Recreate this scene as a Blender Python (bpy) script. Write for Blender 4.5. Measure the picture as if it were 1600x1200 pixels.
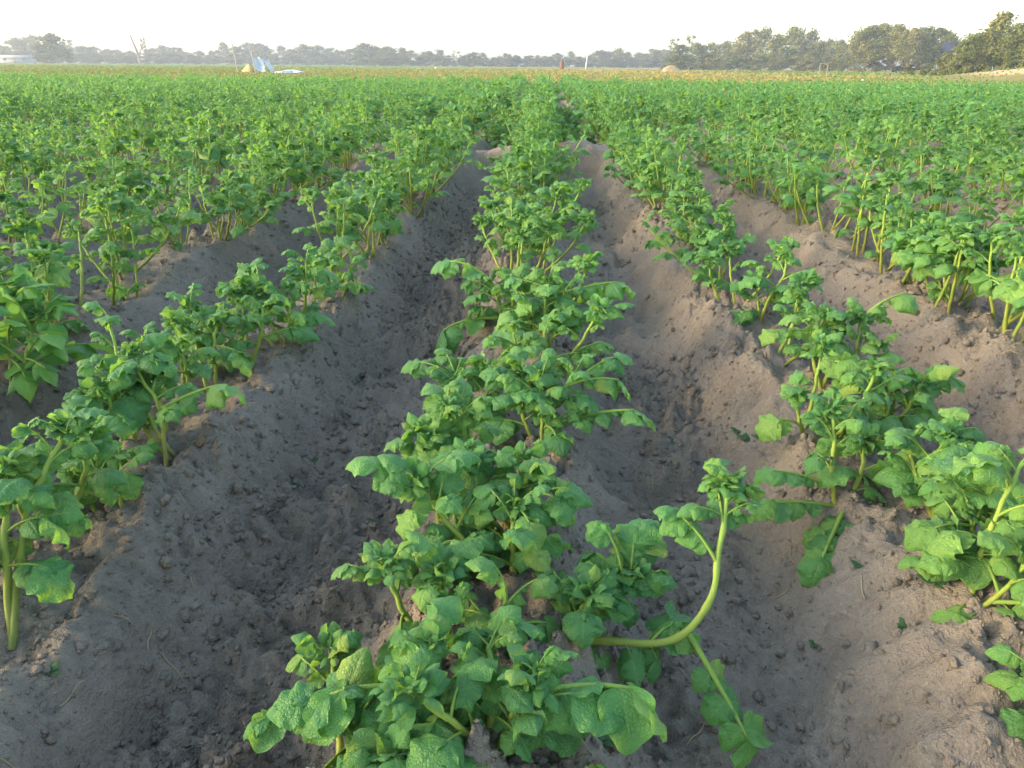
import bpy, bmesh, math, random
import numpy as np
from mathutils import Matrix, Vector

for o in list(bpy.data.objects):
    bpy.data.objects.remove(o)
SC = bpy.context.scene
COL = SC.collection
R = math.radians

# ------------------------------------------------------------------ camera, sky, sun, exposure
F_PX = 1186.0                       # focal length in pixels of the 1600 px wide photograph
CAM_Z = 0.70                        # above the ridge crests (z = 0)
cam_d = bpy.data.cameras.new('camera')
cam_d.sensor_width = 36.0
cam_d.lens = 36.0 * F_PX / 1600.0
cam_d.clip_start = 0.02
cam_d.clip_end = 5000.0
cam = bpy.data.objects.new('camera', cam_d)
COL.objects.link(cam)
PITCH, YAW, ROLL = R(22.8), R(2.2), R(0.45)
cam.matrix_world = (Matrix.Translation((0, 0, CAM_Z)) @ Matrix.Rotation(YAW, 4, 'Z')
                    @ Matrix.Rotation(math.pi / 2 - PITCH, 4, 'X') @ Matrix.Rotation(ROLL, 4, 'Z'))
SC.camera = cam
CAM_M = cam.matrix_world.copy()

SUN_AZ, SUN_EL = R(258.0), R(13.0)  # clockwise from +Y: low, from the left
world = bpy.data.worlds.new('World')
SC.world = world
world.use_nodes = True
wn = world.node_tree
sky = wn.nodes.new('ShaderNodeTexSky')
sky.sky_type = 'NISHITA'
sky.sun_disc = False
sky.sun_elevation = SUN_EL
sky.sun_rotation = SUN_AZ
sky.air_density = 1.0
sky.dust_density = 2.5
sky.ozone_density = 1.0
wbg = wn.nodes['Background']
wbg.inputs['Strength'].default_value = 0.15
wn.links.new(sky.outputs['Color'], wbg.inputs['Color'])

sun_d = bpy.data.lights.new('sun', 'SUN')
sun_d.energy = 0.55
sun_d.angle = R(14.0)
sun_d.color = (1.0, 0.82, 0.60)
sun = bpy.data.objects.new('sun', sun_d)
COL.objects.link(sun)
to_sun = Vector((math.sin(SUN_AZ) * math.cos(SUN_EL), math.cos(SUN_AZ) * math.cos(SUN_EL), math.sin(SUN_EL)))
sun.rotation_euler = to_sun.to_track_quat('Z', 'Y').to_euler()

SC.view_settings.view_transform = 'Standard'
SC.view_settings.look = 'None'
SC.view_settings.gamma = 1.0
SC.view_settings.exposure = 2.62
SC.cycles.use_denoising = True
SC.cycles.max_bounces = 5
SC.cycles.diffuse_bounces = 3
SC.cycles.glossy_bounces = 2
SC.cycles.transmission_bounces = 3
SC.cycles.transparent_max_bounces = 6
SC.cycles.volume_bounces = 0

# ------------------------------------------------------------------ helpers
def noise_table(seed):
    return np.random.default_rng(seed).random((256, 256)).astype(np.float32)
_TABS = {}
def vnoise(x, y, seed):
    if seed not in _TABS:
        _TABS[seed] = noise_table(seed)
    T = _TABS[seed]
    xi = np.floor(x).astype(np.int64); yi = np.floor(y).astype(np.int64)
    fx = x - xi; fy = y - yi
    fx = fx * fx * (3 - 2 * fx); fy = fy * fy * (3 - 2 * fy)
    a = T[xi & 255, yi & 255]; b = T[(xi + 1) & 255, yi & 255]
    c = T[xi & 255, (yi + 1) & 255]; d = T[(xi + 1) & 255, (yi + 1) & 255]
    return (a * (1 - fx) + b * fx) * (1 - fy) + (c * (1 - fx) + d * fx) * fy - 0.5
def fbm(x, y, seed, octv=3):
    s = 0; a = 1.0
    for k in range(octv):
        s = s + a * vnoise(x * 2 ** k + 17.3 * k, y * 2 ** k + 5.1 * k, seed + k)
        a *= 0.5
    return s
def lumps(x, y, cell, seed, keep=0.6):
    """rounded clods standing out of the surface: one dome at most in each jittered cell"""
    tx, ty, tr = [np.random.default_rng(seed + k).random((256, 256)).astype(np.float32) for k in (0, 1, 2)]
    gx = x / cell; gy = y / cell
    ix = np.floor(gx).astype(np.int64); iy = np.floor(gy).astype(np.int64)
    out = np.zeros_like(gx)
    for dx in (-1, 0, 1):
        for dy in (-1, 0, 1):
            a = (ix + dx) & 255; b = (iy + dy) & 255
            px = ix + dx + tx[a, b]; py = iy + dy + ty[a, b]
            rr = tr[a, b]
            rad = np.where(rr < keep, 0.25 + 0.5 * rr / keep, 0.0)
            an = rr * 41.0; ca, sa = np.cos(an), np.sin(an)
            ex = (gx - px) * ca + (gy - py) * sa; ey = (gy - py) * ca - (gx - px) * sa
            dd = np.maximum(np.maximum(np.abs(ex) * (0.8 + 0.7 * tx[b, a]), np.abs(ey)), (np.abs(ex) + np.abs(ey)) * 0.78)
            topp = rad * (0.55 + 0.5 * ty[b, a]) + ex * (tx[b, a] - 0.5) * 1.1 + ey * (ty[b, a] - 0.5) * 1.1
            out = np.maximum(out, np.clip(np.minimum(topp, (rad - dd) * 2.2), 0.0, None) * (rad > 0))
    return out * cell
def sstep(a, b, x):
    t = np.clip((x - a) / (b - a), 0, 1)
    return t * t * (3 - 2 * t)

ROW_X0, ROW_S = -0.06, 0.67
BUND_Y, FIELD_Y = 6.75, 25.0
def field_edge(x):
    return FIELD_Y - 0.06 * x
def ground_h(x, y, fine=True):
    x = np.asarray(x, dtype=np.float64); y = np.asarray(y, dtype=np.float64)
    wig = 0.05 * vnoise(y * 0.9 + 3, x * 0.02 + 7, 11) + 0.03 * vnoise(y * 3.1, np.round((x - ROW_X0) / ROW_S) * 3.7, 12)
    ph = (x + wig - ROW_X0) / ROW_S
    d = np.abs(ph - np.round(ph)) * ROW_S
    d = d + 0.03 * fbm(x * 5, y * 5, 21)
    prof = sstep(0.065, 0.25, d)
    crest = 0.045 * vnoise(y * 2.3, np.round(ph) * 5.3, 13)
    depth = 0.17 - 0.04 * sstep(BUND_Y, BUND_Y + 0.3, y)
    h = crest * (1 - prof) - depth * prof
    b = np.exp(-((y - BUND_Y - 0.10 * vnoise(x * 1.7, x * 0, 14)) / 0.20) ** 8)
    h = np.maximum(h, -0.22 + 0.275 * b + 0.12 * fbm(x * 4, y * 4, 15) * b)
    near = 1 - sstep(9, 16, y)
    h = h + 0.050 * fbm(x * 4.2, y * 4.2, 31) * near
    # burrowed hollow in the side of the row at lower left
    h = h - 0.07 * np.exp(-((x + 0.54) / 0.035) ** 2 - ((y - 0.74) / 0.09) ** 2)
    if fine:
        msk = (1 - sstep(4.5, 7.5, y)) * (np.abs(x) < 6)
        smooth_floor = 0.22 + 0.78 * sstep(-0.25, 0.10, fbm(x * 2.6, y * 1.6, 47))
        h = h + msk * (0.046 * fbm(x * 13, y * 13, 41, 4) - 0.010 * np.maximum(0, 0.10 - np.abs(fbm(x * 11, y * 11, 43, 3))) * 6 + smooth_floor * (
            0.60 * lumps(x, y, 0.065, 51, 0.38) + 1.05 * lumps(x, y, 0.031, 61, 0.62) + 0.85 * lumps(x, y, 0.018, 65, 0.65) + 0.024 * fbm(x * 48, y * 48, 45, 2)))
    out = sstep(0, 1.5, y - field_edge(x))
    flat = -0.10 + 0.06 * fbm(x * 0.3, y * 0.3, 71)
    # sandy bank beyond the field, right
    bank = 1.15 * np.exp(-((x - 50) / 13.0) ** 4) * sstep(60, 66, y + 0.1 * x) * (1 - sstep(72, 84, y))
    flat = flat + bank * (1 + 0.3 * fbm(x * 0.5, y * 0.5, 73))
    return h * (1 - out) + flat * out

def pix(px, py, z):
    """world point seen at photograph pixel (px, py) at depth z along the view axis"""
    return CAM_M @ Vector(((px - 800) / F_PX * z, -(py - 600) / F_PX * z, -z))
def hit(px, py, zmin=0.3):
    """where the sight line of a pixel meets the ground"""
    o = np.array(CAM_M.translation); d = np.array(pix(px, py, 1.0)) - o
    t = np.geomspace(zmin, 60, 6000)
    p = o[None, :] + d[None, :] * t[:, None]
    below = p[:, 2] < ground_h(p[:, 0], p[:, 1], False)
    k = int(np.argmax(below)) if below.any() else len(t) - 1
    return Vector(p[k])
def bearing(px, dist, py=100):
    d = pix(px, py, 1.0) - CAM_M.translation
    d.z = 0; d.normalize()
    return Vector((d.x * dist, d.y * dist, 0))
def top_height(px, py, dist):
    d = pix(px, py, 1.0) - CAM_M.translation
    return CAM_Z + dist * d.z / math.hypot(d.x, d.y)
def gz(x, y):
    return float(ground_h(np.array([x]), np.array([y]), True)[0])

def mesh(name, V, faces, mat=None, attrs=None, smooth=True):
    """V (n,3); faces: list of int arrays (m,3) or (m,4)"""
    me = bpy.data.meshes.new(name)
    V = np.asarray(V, dtype=np.float32)
    faces = [np.asarray(f, dtype=np.int32) for f in faces if len(f)]
    loops = np.concatenate([f.ravel() for f in faces])
    tot = np.concatenate([np.full(len(f), f.shape[1], dtype=np.int32) for f in faces])
    start = np.concatenate([[0], np.cumsum(tot)[:-1]]).astype(np.int32)
    me.vertices.add(len(V)); me.vertices.foreach_set('co', V.ravel())
    me.loops.add(len(loops)); me.loops.foreach_set('vertex_index', loops)
    me.polygons.add(len(tot)); me.polygons.foreach_set('loop_start', start); me.polygons.foreach_set('loop_total', tot)
    if smooth:
        me.polygons.foreach_set('use_smooth', np.ones(len(tot), dtype=bool))
    for k, a in (attrs or {}).items():
        at = me.attributes.new(k, 'FLOAT', 'POINT')
        at.data.foreach_set('value', np.asarray(a, dtype=np.float32).ravel())
    me.update(calc_edges=True)
    if mat:
        me.materials.append(mat)
    return me
def obj(name, me, parent=None, mat4=None):
    o = bpy.data.objects.new(name, me)
    COL.objects.link(o)
    if parent is not None:
        o.parent = parent
    if mat4 is not None:
        o.matrix_basis = mat4
    return o
def tag(o, label=None, cat=None, group=None, kind=None):
    for k, v in (('label', label), ('category', cat), ('group', group), ('kind', kind)):
        if v:
            o[k] = v
    return o
def tube(P, rad, n=7, cap=True):
    """tapered tube through points P with radii rad -> verts, [quads, tris]"""
    P = np.asarray(P, dtype=np.float64); k = len(P)
    rad = np.broadcast_to(np.asarray(rad, dtype=np.float64), (k,))
    T = np.gradient(P, axis=0); T /= np.linalg.norm(T, axis=1)[:, None] + 1e-9
    ref = np.array([0.31, 0.17, 0.93]); 
    if abs(T[0] @ ref) > 0.9: ref = np.array([0.93, 0.31, 0.17])
    A = np.cross(T, ref); A /= np.linalg.norm(A, axis=1)[:, None] + 1e-9
    B = np.cross(T, A)
    an = np.linspace(0, 2 * math.pi, n, endpoint=False)
    V = P[:, None, :] + rad[:, None, None] * (np.cos(an)[None, :, None] * A[:, None, :] + np.sin(an)[None, :, None] * B[:, None, :])
    V = V.reshape(-1, 3)
    i = np.arange(k - 1)[:, None] * n; j = np.arange(n)[None, :]; j2 = (j + 1) % n
    Q = np.stack([i + j, i + j2, i + n + j2, i + n + j], -1).reshape(-1, 4)
    V = np.vstack([V, P[-1] + T[-1] * rad[-1] * 0.6])
    tr = np.array([[(k - 1) * n + a, (k - 1) * n + (a + 1) % n, len(V) - 1] for a in range(n)])
    return V, Q, tr
class Join:
    """collects pieces of geometry that make up ONE mesh"""
    def __init__(s): s.V = []; s.Q = []; s.T = []; s.n = 0; s.A = {}
    def add(s, V, Q=None, T=None, **attrs):
        V = np.asarray(V); 
        if Q is not None and len(Q): s.Q.append(np.asarray(Q) + s.n)
        if T is not None and len(T): s.T.append(np.asarray(T) + s.n)
        for k in set(list(s.A) + list(attrs)):
            if k not in s.A: s.A[k] = [np.zeros(s.n)] if s.n else []
            s.A[k].append(np.broadcast_to(np.asarray(attrs.get(k, 0.0), dtype=np.float64), (len(V),)))
        s.V.append(V); s.n += len(V)
        return s
    def build(s, name, mat, smooth=True):
        f = ([np.concatenate(s.Q)] if s.Q else []) + ([np.concatenate(s.T)] if s.T else [])
        return mesh(name, np.vstack(s.V), f, mat, {k: np.concatenate(v) for k, v in s.A.items()}, smooth)
def xf(V, M):
    M = np.array(M)
    return V @ M[:3, :3].T + M[:3, 3]
def box(j, x0, x1, y0, y1, z0, z1):
    V = np.array([[x, y, z] for x in (x0, x1) for y in (y0, y1) for z in (z0, z1)], dtype=float)
    Q = np.array([[0, 1, 3, 2], [4, 6, 7, 5], [0, 4, 5, 1], [2, 3, 7, 6], [0, 2, 6, 4], [1, 5, 7, 3]])
    j.add(V, Q)
def ico(sub):
    bm = bmesh.new(); bmesh.ops.create_icosphere(bm, subdivisions=sub, radius=1.0)
    V = np.array([v.co[:] for v in bm.verts]); T = np.array([[v.index for v in f.verts] for f in bm.faces]); bm.free()
    return V, T

# ------------------------------------------------------------------ materials
class NT:
    def __init__(s, name):
        s.m = bpy.data.materials.new(name); s.m.use_nodes = True
        s.t = s.m.node_tree; s.t.nodes.clear()
        s.out = s.t.nodes.new('ShaderNodeOutputMaterial')
    def n(s, kind, ins=None, **props):
        nd = s.t.nodes.new('ShaderNode' + kind)
        for k, v in props.items(): setattr(nd, k, v)
        for k, v in (ins or {}).items(): s.set(nd, k, v)
        return nd
    def set(s, nd, k, v):
        if isinstance(v, bpy.types.NodeSocket): s.t.links.new(v, nd.inputs[k])
        else: nd.inputs[k].default_value = v
    def math(s, op, a, b=0.0, c=None, clamp=False):
        nd = s.n('Math', operation=op, use_clamp=clamp); s.set(nd, 0, a); s.set(nd, 1, b)
        if c is not None: s.set(nd, 2, c)
        return nd.outputs[0]
    def mix(s, f, a, b):
        nd = s.n('Mix', data_type='RGBA'); s.set(nd, 0, f); s.set(nd, 6, a); s.set(nd, 7, b)
        return nd.outputs[2]
    def ramp(s, f, stops):
        nd = s.n('ValToRGB'); s.set(nd, 'Fac', f)
        e = nd.color_ramp.elements
        while len(e) < len(stops): e.new(0.5)
        for el, (p, c) in zip(e, stops): el.position = p; el.color = (*c, 1)
        return nd.outputs['Color']
    def noise(s, scale, detail=4.0, rough=0.55, vec=None):
        nd = s.n('TexNoise', {'Scale': scale, 'Detail': detail, 'Roughness': rough})
        if vec is not None: s.set(nd, 'Vector', vec)
        return nd.outputs['Fac']
    def attr(s, name):
        return s.n('Attribute', attribute_name=name).outputs['Fac']
    def bump(s, h, strength, dist):
        nd = s.n('Bump', {'Height': h, 'Strength': strength, 'Distance': dist})
        return nd.outputs['Normal']
    def finish(s, shader):
        s.t.links.new(shader, s.out.inputs['Surface']); return s.m

def simple(name, col, rough=0.8, var=0.25, scale=30.0, bump=0.0, spec=0.3):
    t = NT(name)
    oc = t.n('TexCoord').outputs['Object']
    f = t.noise(scale, vec=oc)
    c = t.mix(f, tuple(x * (1 - var) for x in col) + (1,), tuple(min(1, x * (1 + var)) for x in col) + (1,))
    b = t.n('BsdfPrincipled', {'Base Color': c, 'Roughness': rough, 'Specular IOR Level': spec})
    if bump: t.set(b, 'Normal', t.bump(f, 0.6, bump))
    return t.finish(b.outputs[0])

def soil_material(name, relief):
    t = NT(name)
    pos = t.n('NewGeometry').outputs['Position']
    big = t.noise(1.1, 3.0, 0.5, pos); mid = t.noise(9.0, 5.0, 0.6, pos); fin = t.noise(75.0, 5.0, 0.65, pos); grain = t.noise(420.0, 3.0, 0.6, pos)
    f = t.math('ADD', t.math('MULTIPLY', big, 0.35), t.math('ADD', t.math('MULTIPLY', mid, 0.35), t.math('MULTIPLY', fin, 0.30)))
    c = t.ramp(f, [(0.30, (0.178, 0.151, 0.119)), (0.45, (0.264, 0.221, 0.168)), (0.55, (0.318, 0.264, 0.199)), (0.70, (0.39, 0.322, 0.240))])
    # the grassy land beyond the field: green at one side, drier and yellower towards the other
    sep = t.n('SeparateXYZ', {'Vector': pos})
    X, Y = sep.outputs['X'], sep.outputs['Y']
    g1 = t.noise(0.06, 4.0, 0.6, pos); g2 = t.noise(0.9, 4.0, 0.7, pos)
    gx = t.math('ADD', t.math('MULTIPLY', X, 0.006), t.math('ADD', t.math('MULTIPLY', g1, 0.9), t.math('MULTIPLY', g2, 0.35)))
    grass = t.ramp(gx, [(0.30, (0.085, 0.155, 0.018)), (0.52, (0.14, 0.175, 0.028)), (0.72, (0.20, 0.18, 0.042)), (0.95, (0.29, 0.215, 0.08))])
    # bare sandy bank
    bx = t.math('MULTIPLY', t.math('SUBTRACT', X, 50.0), 1 / 15.0); by = t.math('MULTIPLY', t.math('SUBTRACT', Y, 69.0), 1 / 9.0)
    bd = t.math('ADD', t.math('MULTIPLY', bx, bx), t.math('MULTIPLY', by, by))
    bm_ = t.math('MULTIPLY', t.math('SUBTRACT', 1.25, t.math('ADD', bd, t.math('MULTIPLY', g2, 0.4))), 3.0, clamp=True)
    grass = t.mix(bm_, grass, (0.55, 0.36, 0.18, 1))
    edge = t.math('SUBTRACT', Y, t.math('SUBTRACT', FIELD_Y - 0.3, t.math('MULTIPLY', X, 0.06)))
    msk = t.math('MULTIPLY', t.math('ADD', edge, t.math('MULTIPLY', g2, 1.2)), 0.7, clamp=True)
    col = t.mix(msk, c, grass)
    h = t.math('ADD', t.math('MULTIPLY', fin, 1.0), t.math('ADD', t.math('MULTIPLY', grain, 0.25), t.math('MULTIPLY', mid, 1.2)))
    b = t.n('BsdfPrincipled', {'Base Color': col, 'Roughness': 0.95, 'Specular IOR Level': 0.12, 'Normal': t.bump(h, 1.0, relief)})
    return t.finish(b.outputs[0])

def leaf_material(name, stops, under, vein, pucker=1.0, trans=(0.30, 0.54, 0.05)):
    t = NT(name)
    u = t.attr('lu'); v = t.attr('lv')
    r = t.math('FRACT', t.math('ADD', t.attr('rnd'), t.n('ObjectInfo').outputs['Random']))
    au = t.math('ABSOLUTE', u)
    cm0 = t.n('CombineXYZ', {'X': t.math('MULTIPLY', u, 0.45), 'Y': v, 'Z': t.math('MULTIPLY', r, 9.0)}).outputs[0]
    p = t.math('ADD', t.math('SUBTRACT', t.math('MULTIPLY', v, 6.5), t.math('MULTIPLY', au, 2.0)), t.math('MULTIPLY', t.noise(4.0, 2.0, 0.5, cm0), 1.3))
    tri = t.math('ABSOLUTE', t.math('SUBTRACT', t.math('FRACT', p), 0.5))          # 0.5 at a side vein
    side = t.math('MULTIPLY', t.math('SUBTRACT', tri, 0.445), 18.0, clamp=True)
    mid = t.math('SUBTRACT', 1.0, t.math('MULTIPLY', au, 16.0), clamp=True)
    veins = t.math('MAXIMUM', t.math('MULTIPLY', side, 0.55), mid)
    oc = t.n('TexCoord').outputs['Object']
    cmb = t.n('CombineXYZ', {'X': t.math('MULTIPLY', u, 0.45), 'Y': v, 'Z': t.math('MULTIPLY', r, 9.0)}).outputs[0]
    cell = t.math('MINIMUM', t.math('MULTIPLY', t.n('TexVoronoi', {'Vector': cmb, 'Scale': 15.0}, feature='DISTANCE_TO_EDGE').outputs['Distance'], 4.0), 1.0)
    blot = t.noise(3.5, 3.0, 0.6, cmb)
    sc_ = t.n('SeparateColor', {0: t.n('ObjectInfo').outputs['Color']})
    base = t.mix(t.math('MULTIPLY', t.math('SUBTRACT', 1.0, sc_.outputs[0]), 0.6), t.ramp(r, stops), (0.20, 0.345, 0.055, 1))
    dark = t.mix(t.math('ADD', t.math('MULTIPLY', blot, 0.30), t.math('MULTIPLY', t.math('SUBTRACT', 1.0, cell), 0.22)), base, (0.03, 0.10, 0.03, 1))
    up = t.mix(t.math('MULTIPLY', veins, vein), dark, (0.24, 0.38, 0.10, 1))
    back = t.n('NewGeometry').outputs['Backfacing']
    col = t.mix(back, up, t.mix(t.math('MULTIPLY', veins, 0.5), under + (1,), (0.30, 0.42, 0.16, 1)))
    quilt = t.math('SUBTRACT', 1.0, t.math('MULTIPLY', tri, 2.0))
    h = t.math('ADD', t.math('MULTIPLY', t.math('SQRT', quilt), 0.8),
               t.math('ADD', t.math('MULTIPLY', cell, 0.8), t.math('MULTIPLY', t.math('MINIMUM', t.math('MULTIPLY', au, 8.0), 1.0), 0.9)))
    nrm = t.bump(h, 0.5 * pucker, 0.0022)
    b = t.n('BsdfPrincipled', {'Base Color': col, 'Roughness': 0.52, 'Specular IOR Level': 0.48, 'Sheen Weight': 0.05, 'Sheen Roughness': 0.4, 'Normal': nrm})
    tr = t.n('BsdfTranslucent', {'Color': trans + (1,), 'Normal': nrm})
    ms = t.n('MixShader', {0: 0.38, 1: b.outputs[0], 2: tr.outputs[0]})
    return t.finish(ms.outputs[0])

def stem_material():
    t = NT('stem')
    h = t.attr('lv')
    oc = t.n('TexCoord').outputs['Object']
    f = t.noise(60.0, vec=oc)
    r = t.n('ObjectInfo').outputs['Random']
    c = t.ramp(t.math('ADD', h, t.math('MULTIPLY', t.math('SUBTRACT', f, 0.5), 0.25)),
               [(0.0, (0.17, 0.13, 0.045)), (0.18, (0.22, 0.225, 0.035)), (0.6, (0.23, 0.29, 0.04)), (1.0, (0.15, 0.28, 0.05))])
    c = t.mix(t.math('MULTIPLY', r, 0.4), c, (0.16, 0.28, 0.05, 1))
    b = t.n('BsdfPrincipled', {'Base Color': c, 'Roughness': 0.6, 'Specular IOR Level': 0.3, 'Normal': t.bump(f, 0.6, 0.004)})
    tr = t.n('BsdfTranslucent', {'Color': (0.5, 0.55, 0.08, 1)})
    return t.finish(t.n('MixShader', {0: 0.12, 1: b.outputs[0], 2: tr.outputs[0]}).outputs[0])

def crown_material(name, stops):
    t = NT(name)
    r = t.math('FRACT', t.math('ADD', t.math('MULTIPLY', t.attr('rnd'), 0.55), t.n('ObjectInfo').outputs['Random']))
    c = t.ramp(r, stops)
    d = t.n('BsdfDiffuse', {'Color': c}); tr = t.n('BsdfTranslucent', {'Color': c})
    return t.finish(t.n('MixShader', {0: 0.3, 1: d.outputs[0], 2: tr.outputs[0]}).outputs[0])

M_SOIL = soil_material('soil', 0.022)
M_CLOD = soil_material('clod_soil', 0.020)
M_LEAF = leaf_material('potato_leaf', [(0.0, (0.052, 0.192, 0.060)), (0.45, (0.078, 0.256, 0.064)), (0.80, (0.118, 0.312, 0.064)), (0.96, (0.19, 0.34, 0.06)), (1.0, (0.30, 0.40, 0.06))],
                       (0.12, 0.25, 0.09), 0.42)
M_SMOOTH = leaf_material('smooth_leaf', [(0.0, (0.050, 0.200, 0.030)), (0.6, (0.085, 0.27, 0.035)), (1.0, (0.15, 0.34, 0.045))], (0.12, 0.28, 0.08), 0.35, 0.35)
M_WEED = leaf_material('weed_leaf', [(0.0, (0.035, 0.10, 0.03)), (0.6, (0.05, 0.125, 0.035)), (1.0, (0.07, 0.15, 0.04))], (0.07, 0.13, 0.05), 0.2, 0.35, (0.12, 0.22, 0.04))
M_STEM = stem_material()
M_BARK = simple('bark', (0.16, 0.125, 0.095), 0.95, 0.35, 3.0)
M_CROWN = crown_material('tree_foliage', [(0.0, (0.075, 0.10, 0.038)), (0.4, (0.105, 0.125, 0.048)), (0.75, (0.14, 0.15, 0.058)), (1.0, (0.17, 0.16, 0.068))])
M_CROWN_SUNLIT = crown_material('sunlit_foliage', [(0.0, (0.095, 0.125, 0.035)), (0.4, (0.14, 0.16, 0.05)), (0.75, (0.18, 0.185, 0.062)), (1.0, (0.22, 0.20, 0.075))])  # lighter copy: warm sunlight put into the foliage colour of the nearer right-hand trees
M_GRASS = crown_material('dry_grass', [(0.0, (0.10, 0.175, 0.025)), (0.5, (0.165, 0.19, 0.035)), (1.0, (0.28, 0.23, 0.07))])
M_STRAW = simple('straw', (0.36, 0.27, 0.14), 0.85, 0.3, 20.0)

# ------------------------------------------------------------------ ground: one sheet to the horizon
def axis_steps(segs):
    """segs: (start, end, step, growth per metre of distance)"""
    out = []
    for a, b, st, gr in segs:
        p = a
        while p < b:
            out.append(p); p += max(st, gr * abs(p))
    return out
xs = axis_steps([(0.0, 1.15, 0.0062, 0), (1.15, 30, 0.0062, 0.0155), (30, 900, 0.8, 0.12)]) + [900.0]
xs = np.array([-a for a in xs[:0:-1]] + xs)
ys = np.array(sorted([-a for a in axis_steps([(1.0, 900, 0.4, 0.25)])]) + [-900.0])
ys = np.concatenate([np.sort(ys), np.array([-0.7, -0.4, -0.15, 0.05, 0.18, 0.28]),
                     np.array(axis_steps([(0.34, 1.5, 0.0060, 0), (1.5, 27, 0.0060, 0.0072), (27, 900, 0.4, 0.08)]) + [900.0])])
GX, GY = np.meshgrid(xs, ys)
GH = ground_h(GX, GY)
V = np.stack([GX, GY, GH], -1).reshape(-1, 3)
nx, ny = len(xs), len(ys)
i = (np.arange(ny - 1)[:, None] * nx + np.arange(nx - 1)[None, :])
Q = np.stack([i, i + 1, i + nx + 1, i + nx], -1).reshape(-1, 4)
ground = tag(obj('ground', mesh('ground', V, [Q], M_SOIL)), 'ridged grey brown soil of the potato field', kind='structure')
print('ground quads', len(Q))

# clods that lie loose on the soil, and the crumbs between them
rng = np.random.default_rng(5)
def clod_shape(seed, sub):
    V, T = ico(sub); r = np.random.default_rng(seed)
    k = r.normal(size=(12, 3)); k /= np.linalg.norm(k, axis=1)[:, None]
    d = np.ones(len(V))
    for a in k:
        d = np.minimum(d, r.uniform(0.30, 0.80) / np.maximum(V @ a, 1e-3))
    V = V * (d * (1 + 0.09 * r.normal(size=len(V))))[:, None] * np.array([1.0, r.uniform(0.7, 1.0), r.uniform(0.5, 0.75)])
    return V, T
CLODS = [mesh('clod', *(lambda s: (s[0], [s[1]]))(clod_shape(90 + k, 2)), M_CLOD, smooth=False) for k in range(9)]
special = [(305, 955, .035), (255, 985, .033), (318, 990, .030), (228, 1085, .040), (330, 735, .028), (290, 715, .026), (262, 1165, .030), (470, 895, .016),
           (345, 690, .030), (65, 945, .040), (155, 885, .030), (120, 880, .026), (1165, 905, .036), (985, 1135, .040), (880, 1090, .035), (1365, 1010, .040),
           (1400, 1010, .032), (1330, 1060, .022), (1250, 1075, .03), (1370, 1160, .045), (1560, 990, .040), (590, 900, .026), (580, 1010, .022), (570, 850, .016), (1230, 1010, .02)]
def put_clod(x, y, s):
    a = rng.uniform(0, 6.28)
    obj('clod', CLODS[rng.integers(9)], ground, Matrix.Translation((x, y, gz(x, y) - s * 0.20)) @ Matrix.Rotation(a, 4, 'Z')
        @ Matrix.Rotation(rng.uniform(-.5, .5), 4, 'X') @ Matrix.Scale(s, 4))
for px, py, s in special:
    p = hit(px, py); put_clod(p.x, p.y, s * 0.55)
for k in range(430):
    y = 0.55 + 3.6 * rng.random() ** 1.4
    x = rng.uniform(-1, 1) * (0.45 + 0.72 * y)
    put_clod(x, y, min(0.024, 0.0075 * (1 - rng.random()) ** -0.5))
NC = 82000
cy = 0.42 + 4.8 * rng.random(NC) ** 1.7
cx = rng.uniform(-1, 1, NC) * (0.5 + 0.75 * cy)
keep = (fbm(cx * 2.6, cy * 1.6, 47) + 0.25 * vnoise(cx * 9, cy * 9, 48)) > rng.uniform(-0.5, 0.25, NC)
cx, cy = cx[keep], cy[keep]
cs = np.minimum(0.0022 * (1 - rng.random(len(cx))) ** -0.5, 0.009) * (0.7 + 0.22 * cy)
cz = ground_h(cx, cy) + cs * 0.25
bv, bt = ico(1)
bv = bv[None] * (1 + 0.32 * rng.normal(size=(len(cx), len(bv), 1)).clip(-1.5, 1.5)) * rng.uniform(0.45, 1.35, (len(cx), 1, 3))
cv = (bv * cs[:, None, None] + np.stack([cx, cy, cz], -1)[:, None, :]).reshape(-1, 3)
ct = (bt[None] + (np.arange(len(cx)) * bv.shape[1])[:, None, None]).reshape(-1, 3)
tag(obj('soil_crumbs', mesh('soil_crumbs', cv, [ct], M_SOIL, smooth=False), ground), kind='stuff')

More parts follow.
